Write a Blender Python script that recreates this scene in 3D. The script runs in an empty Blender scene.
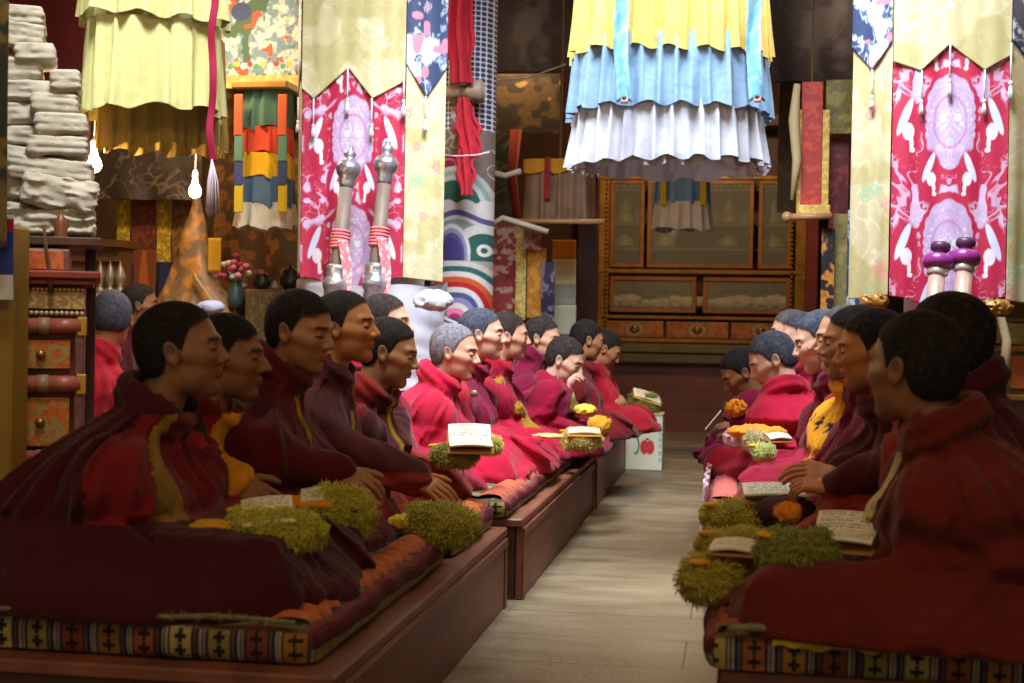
import bpy, math, random
import numpy as np
from mathutils import Vector, Matrix, Euler
random.seed(7); rng = np.random.default_rng(7)
sc = bpy.context.scene
COL = sc.collection
W, H, F = 1024, 683, 1422.0
CZ = 1.12
PI = math.pi

# ---------------------------------------------------------------- camera
cam = bpy.data.cameras.new('camera'); camo = bpy.data.objects.new('camera', cam); COL.objects.link(camo)
cam.sensor_width = 36.0; cam.sensor_fit = 'HORIZONTAL'; cam.lens = F/W*36.0
ROLL = math.radians(1.0); VPX, VPY = 735.0, 330.0
def cam_rot(yaw, pitch):
    # forward along +Y, turned left by yaw, tilted by pitch, rolled
    return (Matrix.Rotation(yaw, 3, 'Z') @ Matrix.Rotation(PI/2+pitch, 3, 'X') @ Matrix.Rotation(ROLL, 3, 'Z'))
def proj_dir(R, d):
    c = R.transposed() @ d
    return W/2 + F*c.x/(-c.z), H/2 - F*c.y/(-c.z)
yaw, pitch = math.radians(8.9), 0.0
for _ in range(8):
    e = 1e-4
    a, b = proj_dir(cam_rot(yaw, pitch), Vector((0, 1, 0)))
    a1, b1 = proj_dir(cam_rot(yaw+e, pitch), Vector((0, 1, 0))); a2, b2 = proj_dir(cam_rot(yaw, pitch+e), Vector((0, 1, 0)))
    J = Matrix((((a1-a)/e, (a2-a)/e), ((b1-b)/e, (b2-b)/e)))
    dx = J.inverted() @ Vector((VPX-a, VPY-b)); yaw += dx.x; pitch += dx.y
R = cam_rot(yaw, pitch)
camo.matrix_world = Matrix.Translation((0, 0, CZ)) @ R.to_4x4()
sc.camera = camo
cam.clip_start = .05; cam.clip_end = 60
cam.dof.use_dof = True; cam.dof.focus_distance = 6.4; cam.dof.aperture_fstop = 4.0
def ray(px, py):
    return R @ Vector(((px-W/2)/F, -(py-H/2)/F, -1))
def P(px, py, Y):
    d = ray(px, py); t = Y/d.y
    return Vector((d.x*t, Y, CZ+d.z*t))
def PZ(px, py, z):
    d = ray(px, py); t = (z-CZ)/d.z
    return Vector((d.x*t, d.y*t, z))
def PXp(px, py, X):
    d = ray(px, py); t = X/d.x
    return Vector((X, d.y*t, CZ+d.z*t))

# ---------------------------------------------------------------- colour
def lin(c):
    c = np.asarray(c, float)/255.0
    return np.where(c <= .04045, c/12.92, ((c+.055)/1.055)**2.4)
def L(*c): return tuple(float(v) for v in lin(c))
def lerp(a, b, t): return a+(b-a)*t
def sstep(a, b, x):
    t = np.clip((x-a)/(b-a), 0, 1); return t*t*(3-2*t)

# ---------------------------------------------------------------- numpy noise
_tab = rng.random((64, 64, 64)).astype(np.float32)
def vnoise(x, y, z=0.0, seed=0):
    x = np.asarray(x, float)+seed*7.31; y = np.asarray(y, float)+seed*3.17; z = np.asarray(z, float)+seed*1.7+x*0
    y = y + x*0
    xi = np.floor(x).astype(int); yi = np.floor(y).astype(int); zi = np.floor(z).astype(int)
    fx, fy, fz = x-xi, y-yi, z-zi
    fx, fy, fz = fx*fx*(3-2*fx), fy*fy*(3-2*fy), fz*fz*(3-2*fz)
    g = lambda a, b, c: _tab[(xi+a) & 63, (yi+b) & 63, (zi+c) & 63]
    x00 = g(0,0,0)*(1-fx)+g(1,0,0)*fx; x10 = g(0,1,0)*(1-fx)+g(1,1,0)*fx
    x01 = g(0,0,1)*(1-fx)+g(1,0,1)*fx; x11 = g(0,1,1)*(1-fx)+g(1,1,1)*fx
    return (x00*(1-fy)+x10*fy)*(1-fz)+(x01*(1-fy)+x11*fy)*fz
def fbm(x, y, z=0.0, seed=0, o=3):
    s, a, t = 0, .5, 0
    for i in range(o):
        s = s+a*vnoise(np.asarray(x)*2**i, np.asarray(y)*2**i, np.asarray(z)*2**i, seed+i*11); t += a; a *= .5
    return s/t

# ---------------------------------------------------------------- materials
MATS = {}
def nd(nt, t, **kw):
    n = nt.nodes.new(t)
    for k, v in kw.items():
        if k in n.inputs: n.inputs[k].default_value = v
        else: setattr(n, k, v)
    return n
def mat(name, color=(200,200,200), rough=.6, metal=0., bump=0., bscale=40., var=.12, vscale=6., emit=None, estr=0, sheen=0., attr=False,
        trans=0., alpha=1., spec=.5, aniso=None, sss=0., stretch=None, bump2=0., b2scale=8.):
    if name in MATS: return MATS[name]
    m = bpy.data.materials.new(name); m.use_nodes = True; nt = m.node_tree
    for n in list(nt.nodes): nt.nodes.remove(n)
    out = nd(nt, 'ShaderNodeOutputMaterial'); b = nd(nt, 'ShaderNodeBsdfPrincipled')
    nt.links.new(b.outputs[0], out.inputs[0])
    b.inputs['Roughness'].default_value = rough; b.inputs['Metallic'].default_value = metal
    b.inputs['Specular IOR Level'].default_value = spec
    if sheen: b.inputs['Sheen Weight'].default_value = sheen; b.inputs['Sheen Roughness'].default_value = .5
    if trans: b.inputs['Transmission Weight'].default_value = trans
    if alpha < 1: b.inputs['Alpha'].default_value = alpha
    if sss:
        b.inputs['Subsurface Weight'].default_value = sss; b.inputs['Subsurface Radius'].default_value = (.01, .004, .002)
        b.inputs['Subsurface Scale'].default_value = 1
    tc = nd(nt, 'ShaderNodeTexCoord'); co = tc.outputs['Object']
    if stretch:
        mp = nd(nt, 'ShaderNodeMapping'); mp.inputs['Scale'].default_value = stretch; nt.links.new(co, mp.inputs[0]); co = mp.outputs[0]
    if attr:
        src = nd(nt, 'ShaderNodeAttribute', attribute_name='Col').outputs['Color']
    else:
        rgb = nd(nt, 'ShaderNodeRGB'); rgb.outputs[0].default_value = (*L(*color), 1); src = rgb.outputs[0]
    if var:
        nz = nd(nt, 'ShaderNodeTexNoise'); nz.inputs['Scale'].default_value = vscale; nz.inputs['Detail'].default_value = 4
        nt.links.new(co, nz.inputs['Vector'])
        mr = nd(nt, 'ShaderNodeMapRange'); mr.inputs[1].default_value = .3; mr.inputs[2].default_value = .7
        mr.inputs[3].default_value = 1-var; mr.inputs[4].default_value = 1+var; nt.links.new(nz.outputs[0], mr.inputs[0])
        mx = nd(nt, 'ShaderNodeVectorMath', operation='SCALE'); nt.links.new(src, mx.inputs[0]); nt.links.new(mr.outputs[0], mx.inputs['Scale'])
        src = mx.outputs[0]
    nt.links.new(src, b.inputs['Base Color'])
    if bump or bump2:
        prev = None
        for st, scl in ((bump2, b2scale), (bump, bscale)):
            if not st: continue
            nb = nd(nt, 'ShaderNodeTexNoise'); nb.inputs['Scale'].default_value = scl; nb.inputs['Detail'].default_value = 3
            nt.links.new(co, nb.inputs['Vector'])
            bp = nd(nt, 'ShaderNodeBump'); bp.inputs['Strength'].default_value = 1; bp.inputs['Distance'].default_value = st
            nt.links.new(nb.outputs[0], bp.inputs['Height'])
            if prev: nt.links.new(prev.outputs[0], bp.inputs['Normal'])
            prev = bp
        nt.links.new(prev.outputs[0], b.inputs['Normal'])
    if emit:
        b.inputs['Emission Color'].default_value = (*L(*emit), 1); b.inputs['Emission Strength'].default_value = estr
    MATS[name] = m
    return m
def wool(name, c, var=.14):
    return mat('wool_'+name, c, rough=.92, bump=.0012, bscale=260, var=var, vscale=9, sheen=.12, spec=.15, bump2=.006, b2scale=14)
def cloth(name, c, **k):
    d = dict(rough=.8, bump=.0008, bscale=300, var=.08, vscale=12, sheen=.05, spec=.25); d.update(k)
    return mat('cloth_'+name, c, **d)
PAINT = lambda: mat('woven_pattern', attr=True, rough=.8, bump=.0007, bscale=350, var=.07, vscale=25, spec=.25)
SILK = lambda: mat('brocade_silk', attr=True, rough=.5, bump=.0006, bscale=420, var=.06, vscale=20, spec=.45)
LACQ = lambda: mat('painted_lacquer', attr=True, rough=.4, bump=.0005, bscale=90, var=.1, vscale=14, spec=.5)

# ---------------------------------------------------------------- objects
ROOTW = {}
def link(o): COL.objects.link(o); return o
def tag(o, label=None, cat=None, group=None, kind=None):
    if label: o['label'] = label
    if cat: o['category'] = cat
    if group: o['group'] = group
    if kind: o['kind'] = kind
    return o
def thing(name, loc, label, cat, group=None, rz=0.0):
    o = bpy.data.objects.new(name, None); o.empty_display_size = .05
    o.location = loc; o.rotation_euler = (0, 0, rz); link(o)
    return tag(o, label, cat, group)
def wmat(o):
    M = Matrix.Identity(4); ch = []
    while o is not None: ch.append(o); o = o.parent
    for q in reversed(ch): M = M @ (Matrix.Translation(q.location) @ q.rotation_euler.to_matrix().to_4x4() @ Matrix.Diagonal((*q.scale, 1)))
    return M
def mk(name, V, Fc, m, parent=None, C=None, smooth=True, world=True, local_of=None):
    """one mesh object; V world coordinates unless world=False. Fc: list of int arrays (n,k) or list of faces"""
    V = np.asarray(V, np.float64).reshape(-1, 3)
    org = None
    if parent is not None and world:
        M = np.array(wmat(parent).inverted()); V = V@M[:3, :3].T+M[:3, 3]
    elif parent is None and world:
        org = (V.min(0)+V.max(0))/2; org[2] = V[:, 2].min(); V = V-org
    me = bpy.data.meshes.new(name)
    if isinstance(Fc, np.ndarray): Fc = [Fc]
    if len(Fc) and isinstance(Fc[0], np.ndarray) and Fc[0].ndim == 2:
        me.vertices.add(len(V)); me.vertices.foreach_set('co', V.astype(np.float32).ravel())
        loops = np.concatenate([f.ravel() for f in Fc]); tot = np.concatenate([np.full(len(f), f.shape[1]) for f in Fc])
        me.loops.add(len(loops)); me.loops.foreach_set('vertex_index', loops.astype(np.int32))
        me.polygons.add(len(tot)); st = np.concatenate([[0], np.cumsum(tot)[:-1]])
        me.polygons.foreach_set('loop_start', st.astype(np.int32))
        try: me.polygons.foreach_set('loop_total', tot.astype(np.int32))
        except Exception: pass
        me.update(calc_edges=True)
    else:
        me.from_pydata([tuple(v) for v in V], [], [tuple(int(i) for i in f) for f in Fc])
    if smooth: me.polygons.foreach_set('use_smooth', [True]*len(me.polygons))
    if C is not None:
        ca = me.color_attributes.new('Col', 'FLOAT_COLOR', 'POINT')
        C = np.asarray(C, np.float32).reshape(-1, 3); C4 = np.concatenate([C, np.ones((len(C), 1), np.float32)], 1)
        ca.data.foreach_set('color', C4.ravel())
    me.materials.append(m); me.validate()
    o = bpy.data.objects.new(name, me); link(o)
    if parent is not None: o.parent = parent
    if org is not None: o.location = org
    return o

class MB:
    """collects boxes, tubes and lathes into one mesh"""
    def __init__(s): s.V = []; s.F = []; s.n = 0
    def add(s, V, Fc):
        V = np.asarray(V, float).reshape(-1, 3); s.V.append(V)
        s.F += [tuple(int(i)+s.n for i in f) for f in Fc]; s.n += len(V); return s
    def box(s, lo, hi, bev=0.0, M=None):
        lo = np.minimum(lo, hi).astype(float) if False else np.array(lo, float); hi = np.array(hi, float)
        lo, hi = np.minimum(lo, hi), np.maximum(lo, hi)
        if bev <= 0:
            V = np.array([[x, y, z] for z in (lo[2], hi[2]) for y in (lo[1], hi[1]) for x in (lo[0], hi[0])])
            Fc = [(0,2,3,1), (4,5,7,6), (0,1,5,4), (2,6,7,3), (0,4,6,2), (1,3,7,5)]
        else:
            b = min(bev, *(hi-lo)/2.01); V = []; idx = {}
            for a in range(3):
                for sg in (0, 1):
                    for u in (0, 1):
                        for v in (0, 1):
                            p = np.zeros(3); A, B = (a+1) % 3, (a+2) % 3
                            p[a] = hi[a] if sg else lo[a]
                            p[A] = hi[A]-b if u else lo[A]+b; p[B] = hi[B]-b if v else lo[B]+b
                            s3 = [0, 0, 0]; s3[a] = sg; s3[A] = u; s3[B] = v
                            idx[(a, tuple(s3))] = len(V); V.append(p)
            Fc = []
            for a in range(3):
                A, B = (a+1) % 3, (a+2) % 3
                for sg in (0, 1):
                    q = []
                    for u, v in ((0,0),(1,0),(1,1),(0,1)):
                        s3 = [0,0,0]; s3[a] = sg; s3[A] = u; s3[B] = v; q.append(idx[(a, tuple(s3))])
                    Fc.append(q if sg else q[::-1])
                # edges along axis a
                for u in (0, 1):
                    for v in (0, 1):
                        q = []
                        for face, e in ((A, 0), (A, 1), (B, 1), (B, 0)):
                            s3 = [0,0,0]; s3[a] = e; s3[A] = u; s3[B] = v; q.append(idx[(face, tuple(s3))])
                        Fc.append(q)
            for x in (0,1):
                for y in (0,1):
                    for z in (0,1): Fc.append([idx[(0,(x,y,z))], idx[(1,(x,y,z))], idx[(2,(x,y,z))]])
            V = np.array(V)
        if M is not None: M = np.array(M); V = V@M[:3,:3].T+M[:3,3]
        return s.add(V, Fc)
    def tube(s, pts, r, n=10, caps=True, ry=None):
        pts = [np.array(p, float) for p in pts]; k = len(pts)
        rs = [r]*k if np.isscalar(r) else list(r)
        V = []; up = None
        for i in range(k):
            t = pts[min(i+1, k-1)]-pts[max(i-1, 0)]; t = t/(np.linalg.norm(t)+1e-9)
            if up is None: up = np.array([0, 0, 1.]) if abs(t[2]) < .9 else np.array([1., 0, 0])
            a = np.cross(t, up); a /= np.linalg.norm(a)+1e-9; b = np.cross(a, t); up = b
            q = 1 if ry is None else ry
            for j in range(n):
                th = 2*PI*j/n; V.append(pts[i]+rs[i]*(math.cos(th)*a+q*math.sin(th)*b))
        Fc = [(i*n+j, i*n+(j+1) % n, (i+1)*n+(j+1) % n, (i+1)*n+j) for i in range(k-1) for j in range(n)]
        if caps: Fc += [tuple(range(n))[::-1], tuple((k-1)*n+j for j in range(n))]
        return s.add(V, Fc)
    def lathe(s, prof, n=24, M=None):
        V = []; k = len(prof)
        for r, z in prof:
            for j in range(n): V.append((r*math.cos(2*PI*j/n), r*math.sin(2*PI*j/n), z))
        Fc = [(i*n+j, i*n+(j+1) % n, (i+1)*n+(j+1) % n, (i+1)*n+j) for i in range(k-1) for j in range(n)]
        Fc += [tuple(range(n))[::-1], tuple((k-1)*n+j for j in range(n))]
        V = np.array(V)
        if M is not None: M = np.array(M); V = V@M[:3,:3].T+M[:3,3]
        return s.add(V, Fc)
    def ball(s, c, r, n=12, m=8):
        r = np.array([r]*3 if np.isscalar(r) else r, float); c = np.array(c, float)
        prof = [(math.sin(PI*i/m), -math.cos(PI*i/m)) for i in range(m+1)]
        V = [(max(a, .001)*math.cos(2*PI*j/n)*r[0]+c[0], max(a, .001)*math.sin(2*PI*j/n)*r[1]+c[1], z*r[2]+c[2]) for a, z in prof for j in range(n)]
        Fc = [(i*n+j, i*n+(j+1) % n, (i+1)*n+(j+1) % n, (i+1)*n+j) for i in range(m) for j in range(n)]
        return s.add(V, Fc)
    def build(s, name, m, parent=None, smooth=False, world=True, C=None):
        return mk(name, np.concatenate(s.V), s.F, m, parent, C=C, smooth=smooth, world=world)

def grid(name, nu, nv, pos, col, m, parent=None, thick=0.0, smooth=True, world=True):
    """sheet: pos(u,v)->(n,3) world; col(u,v)->(n,3) linear colours. With a thickness it is a closed slab."""
    u, v = np.meshgrid(np.linspace(0, 1, nu), np.linspace(0, 1, nv)); u = u.ravel(); v = v.ravel()
    V = pos(u, v); C = col(u, v) if col is not None else None
    i = np.arange(nv-1)[:, None]*nu+np.arange(nu-1)[None]; i = i.ravel()
    Q = np.stack([i, i+1, i+nu+1, i+nu], 1)
    if thick:
        G = V.reshape(nv, nu, 3)
        du = np.gradient(G, axis=1); dv = np.gradient(G, axis=0)
        N = np.cross(du, dv); N /= np.linalg.norm(N, axis=2, keepdims=True)+1e-12
        V2 = (G-N*thick).reshape(-1, 3); n = len(V)
        border = np.concatenate([np.arange(nu), np.arange(1, nv)*nu+nu-1, (nv-1)*nu+np.arange(nu-2, -1, -1), np.arange(nv-2, 0, -1)*nu])
        b2 = np.roll(border, -1)
        Q = np.concatenate([Q, Q[:, ::-1]+n, np.stack([b2, border, border+n, b2+n], 1)])
        V = np.concatenate([V, V2]); C = np.concatenate([C, C]) if C is not None else None
    return mk(name, V, Q, m, parent, C=C, smooth=smooth, world=world)

# ---------------------------------------------------------------- implicit surfaces
def snets(f, lo, hi, h, chunk=None):
    lo = np.array(lo, float); hi = np.array(hi, float); n = np.maximum(np.ceil((hi-lo)/h).astype(int)+1, 3)
    ax = [lo[i]+h*np.arange(n[i]) for i in range(3)]
    X, Y, Z = np.meshgrid(*ax, indexing='ij')
    D = f(X.astype(np.float32), Y.astype(np.float32), Z.astype(np.float32)).astype(np.float64)
    # close at the box
    for a in range(3):
        sl = [slice(None)]*3; sl[a] = 0; D[tuple(sl)] = np.maximum(D[tuple(sl)], h*.3); sl[a] = -1; D[tuple(sl)] = np.maximum(D[tuple(sl)], h*.3)
    S = D < 0
    c = np.zeros(np.array(n)-1, np.int8)
    for dx in (0,1):
        for dy in (0,1):
            for dz in (0,1): c += S[dx:n[0]-1+dx, dy:n[1]-1+dy, dz:n[2]-1+dz]
    act = (c > 0) & (c < 8); I = np.argwhere(act); idx = -np.ones(act.shape, np.int64); idx[act] = np.arange(len(I))
    acc = np.zeros((len(I), 3)); cnt = np.zeros(len(I))
    co = [(a, b, d) for a in (0,1) for b in (0,1) for d in (0,1)]
    for p in co:
        for a in range(3):
            if p[a] == 1: continue
            q = list(p); q[a] = 1
            dp = D[I[:,0]+p[0], I[:,1]+p[1], I[:,2]+p[2]]; dq = D[I[:,0]+q[0], I[:,1]+q[1], I[:,2]+q[2]]
            mk_ = (dp < 0) != (dq < 0); t = np.where(mk_, dp/np.where(dp == dq, 1, dp-dq), 0)
            pos = np.array(p, float)[None].repeat(len(I), 0); pos[:, a] += t
            acc += pos*mk_[:, None]; cnt += mk_
    V = lo+h*(I+acc/np.maximum(cnt, 1)[:, None])
    Fs = []
    for a in range(3):
        b, d = (a+1) % 3, (a+2) % 3
        s0 = [slice(None)]*3; s1 = [slice(None)]*3
        s0[a] = slice(0, n[a]-1); s1[a] = slice(1, n[a])
        for k in (b, d): s0[k] = slice(1, n[k]-1); s1[k] = slice(1, n[k]-1)
        A, B = S[tuple(s0)], S[tuple(s1)]
        E = np.argwhere(A != B)
        if not len(E): continue
        ins = A[E[:,0], E[:,1], E[:,2]]
        E = E.copy(); E[:, b] += 1; E[:, d] += 1
        def ci(ob, od):
            q = E.copy(); q[:, b] -= ob; q[:, d] -= od; return idx[q[:,0], q[:,1], q[:,2]]
        Q = np.stack([ci(1,1), ci(0,1), ci(0,0), ci(1,0)], 1)
        Q[~ins] = Q[~ins][:, ::-1]; Fs.append(Q)
    return V, np.concatenate(Fs)
def smin(a, b, k):
    h = np.clip(.5+.5*(b-a)/k, 0, 1); return b+(a-b)*h-k*h*(1-h)
def smax(a, b, k): return -smin(-a, -b, k)
def ell(X, Y, Z, c, r):
    x, y, z = (X-c[0])/r[0], (Y-c[1])/r[1], (Z-c[2])/r[2]; k0 = np.sqrt(x*x+y*y+z*z)
    k1 = np.sqrt((x/r[0])**2+(y/r[1])**2+(z/r[2])**2)+1e-6
    return k0*(k0-1)/k1
def cap(X, Y, Z, a, b, r1, r2=None):
    r2 = r1 if r2 is None else r2; a = np.array(a, float); b = np.array(b, float); d = b-a; L2 = d@d+1e-12
    t = np.clip(((X-a[0])*d[0]+(Y-a[1])*d[1]+(Z-a[2])*d[2])/L2, 0, 1)
    return np.sqrt((X-a[0]-t*d[0])**2+(Y-a[1]-t*d[1])**2+(Z-a[2]-t*d[2])**2)-(r1+(r2-r1)*t)
def rbox(X, Y, Z, c, r, rad):
    qx, qy, qz = abs(X-c[0])-r[0]+rad, abs(Y-c[1])-r[1]+rad, abs(Z-c[2])-r[2]+rad
    return np.sqrt(np.maximum(qx,0)**2+np.maximum(qy,0)**2+np.maximum(qz,0)**2)+np.minimum(np.maximum(qx, np.maximum(qy, qz)), 0)-rad
# ================================================================ people
SKIN = lambda tone: mat('skin_'+tone, attr=True, rough=.55, bump=.0006, bscale=220, var=.05, vscale=30, spec=.35, sss=.12)
TONE = {'tan': (158, 108, 72), 'brown': (132, 88, 58), 'fair': (196, 148, 122), 'pale': (206, 162, 140), 'gold': (172, 108, 58)}
def head_f(v, neck_to):
    """unit head, x is the face, z up, 0.235 tall; v: small variations"""
    jw, nz, rd = v.get('jaw', 1.), v.get('nose', 1.), v.get('round', 1.)
    def f(X, Y, Z):
        aY = abs(Y)
        d = ell(X, Y, Z, (-.018, 0, .030), (.099, .077*rd, .087))
        d = smin(d, ell(X, Y, Z, (.018, 0, -.022), (.074, .064*rd, .078)), .03)
        d = smin(d, ell(X, aY, Z, (.022, .030, -.070), (.040, .026*jw, .034)), .03)
        d = smin(d, ell(X, Y, Z, (.060, 0, -.098), (.026, .026*jw, .020)), .03)      # chin
        d = smin(d, cap(X, aY, Z, (.060, .040, -.020), (.022, .064, -.012), .019, .014), .02)   # cheekbone
        d = smin(d, cap(X, aY, Z, (.083, .006, .022), (.066, .044, .024), .010, .010), .014)    # brow
        d = smax(d, -ell(X, aY, Z, (.098, .031, .003), (.018, .019, .013)), .016)               # eye socket
        d = smin(d, ell(X, aY, Z, (.0735, .031, .002), (.0125, .0165, .0110)), .005)            # eyelid
        d = smin(d, cap(X, Y, Z, (.082, 0, .014), (.106*nz, 0, -.026), .0075, .0105), .010)     # nose
        d = smin(d, ell(X, aY, Z, (.093, .0115, -.031), (.012, .009, .009)), .006)
        d = smin(d, cap(X, aY, Z, (.090, 0, -.0555), (.076, .022, -.0600), .0065, .003), .007)  # lips
        d = smin(d, cap(X, aY, Z, (.088, 0, -.0665), (.076, .018, -.0640), .0070, .004), .007)
        d = smax(d, -cap(X, aY, Z, (.101, 0, -.0612), (.080, .022, -.0622), .0022, .0018), .004)
        # ear, slightly tilted back
        ex, ez = X+.012-(Z+.005)*-.18, Z+.006
        e = ell(ex, aY, ez, (0, .079, 0), (.019, .008, .032))
        e = smax(e, -ell(ex, aY, ez, (.002, .088, .004), (.010, .007, .018)), .004)
        d = smin(d, e, .006)
        n = cap(X, Y, Z, (-.028, 0, -.045), neck_to, .053, .060)
        d = smin(d, n, .022)
        return d
    return f
def hairline(v):
    hl = v.get('hairline', 0.)
    return ([-.14, -.06, -.036, -.027, -.003, .012, .020, .033, .058-hl*.6, .078, .12], [-.074, -.078, -.055, -.010, -.004, -.020, .018, .046+hl*.4, .058+hl, .076+hl, .14])
def hair_f(v):
    rd = v.get('round', 1.); hl = v.get('hairline', 0.); th = v.get('hair', .0045)
    def f(X, Y, Z):
        d = ell(X, Y, Z, (-.018, 0, .030), (.099, .077*rd, .087))
        d = smin(d, ell(X, Y, Z, (.018, 0, -.022), (.074, .064*rd, .078)), .03)
        d = smin(d, ell(X, Y, Z, (-.045, 0, -.020), (.058, .058*rd, .062)), .03)
        line = np.interp(X+0*Z, *hairline(v))+.006*(vnoise(X*90, Y*90, Z*90, 2)-.5); d = d-.0012-th*sstep(0, .022, Z-line)
        m = line-Z
        return smax(d, m*.7, .006)
    return f
def head_col(V, tone, v):
    b = lin(TONE[tone]); X, Y, Z = V.T; aY = abs(Y)
    C = np.tile(b, (len(V), 1))
    C *= (1+.10*(fbm(X*30, Y*30, Z*30, 3)-.5))[:, None]
    red = np.exp(-(((aY-.042)/.02)**2+((Z+.035)/.022)**2))*(X > .02)
    C = C*(1-red[:, None]*np.array([0, .16, .12]))
    lip = (X > .07)*(np.exp(-(((Z+.0612)/.0085)**2+(aY/.022)**4)))
    C = lerp(C, b*np.array([.85, .45, .42]), np.clip(lip, 0, 1)[:, None]*.8)
    bz = .024-.10*np.maximum(aY-.035, 0)
    brow = (X > .03)*(aY > .012)*(aY < .052)*np.clip(1-(abs(Z-bz)/.0055)**2, 0, 1)
    C = lerp(C, lin((28, 20, 18)), np.clip(brow*1.4, 0, 1)[:, None]*.9)
    lid = (X > .05)*(aY > .014)*(aY < .049)*np.clip(1-(abs(Z-(-.0035+.06*abs(aY-.031)))/.0028)**2, 0, 1)
    C = lerp(C, lin((18, 12, 12)), np.clip(lid*1.5, 0, 1)[:, None])
    nos = np.exp(-(((aY-.009)/.004)**2+((Z+.040)/.003)**2))*(X > .08)
    C = lerp(C, b*.25, np.clip(nos, 0, 1)[:, None]*.9)
    ln = np.interp(X, *hairline(v)); st2 = sstep(-.012, .004, Z-ln)*(vnoise(X*260, Y*260, Z*260, 5)*.7+.3)*(Z > -.085)
    C = lerp(C, lin((40, 32, 30)), np.clip(st2, 0, 1)[:, None]*.75)
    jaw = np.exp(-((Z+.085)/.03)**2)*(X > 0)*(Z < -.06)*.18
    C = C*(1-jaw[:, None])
    return C
def frame_head(pos, yaw_, pit, roll=0):
    """face direction: yaw_ from +X counter-clockwise, pit positive looks down"""
    M = Matrix.Rotation(yaw_, 3, 'Z') @ Matrix.Rotation(pit, 3, 'Y') @ Matrix.Rotation(roll, 3, 'X')
    return np.array(M), np.array(pos)

def hand_f(curl=.5, spread=1., thumb=.6):
    segs = []
    fy = [.031, .011, -.010, -.030]; ln = [.040, .045, .041, .032]; rr = [.0092, .0096, .0090, .0078]
    for i in range(4):
        p = np.array([.088-.003*abs(i-1), fy[i], .001]); a = curl*.55; an = (i-1.3)*-.06*spread
        for k, q in enumerate((1., .68, .52)):
            dr = np.array([math.cos(a)*math.cos(an), math.cos(a)*math.sin(an), -math.sin(a)]); e = p+dr*ln[i]*q
            segs.append((p, e, rr[i]*(1-.09*k), rr[i]*(1-.09*(k+1)))); p = e; a += curl*(.85 if k == 0 else .6)
    th = []; p = np.array([.022, .030, -.004]); a = thumb
    for k, (q, r1, r2) in enumerate(((.040, .0145, .0115), (.032, .0112, .0100), (.024, .0100, .0085))):
        an = .85-.28*k; dr = np.array([math.cos(an)*math.cos(a*.5), math.sin(an)*math.cos(a*.5), -math.sin(a*.5)]); e = p+dr*q
        th.append((p, e, r1, r2)); p = e
    def f(X, Y, Z):
        d = rbox(X, Y, Z, (.048, 0, 0), (.044, .040, .0125), .0122)
        d = smin(d, ell(X, Y, Z, (.028, -.022, -.006), (.03, .016, .014)), .01)
        d = smin(d, cap(X, Y, Z, (-.05, 0, 0), (.015, 0, 0), .026, .025), .02)
        fg = None
        for (p, e, a1, a2) in segs:
            q = cap(X, Y, Z, p, e, a1, a2); fg = q if fg is None else np.minimum(fg, q)
        d = smin(d, fg, .006); 
        t = None
        for (p, e, a1, a2) in th:
            q = cap(X, Y, Z, p, e, a1, a2); t = q if t is None else smin(t, q, .004)
        return smin(d, t, .008)
    return f
def axes(fwd, up):
    f = np.array(fwd, float); f /= np.linalg.norm(f); u = np.array(up, float); u -= f*(u@f); u /= np.linalg.norm(u)
    return np.stack([f, np.cross(u, f), u], 1)

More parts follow.
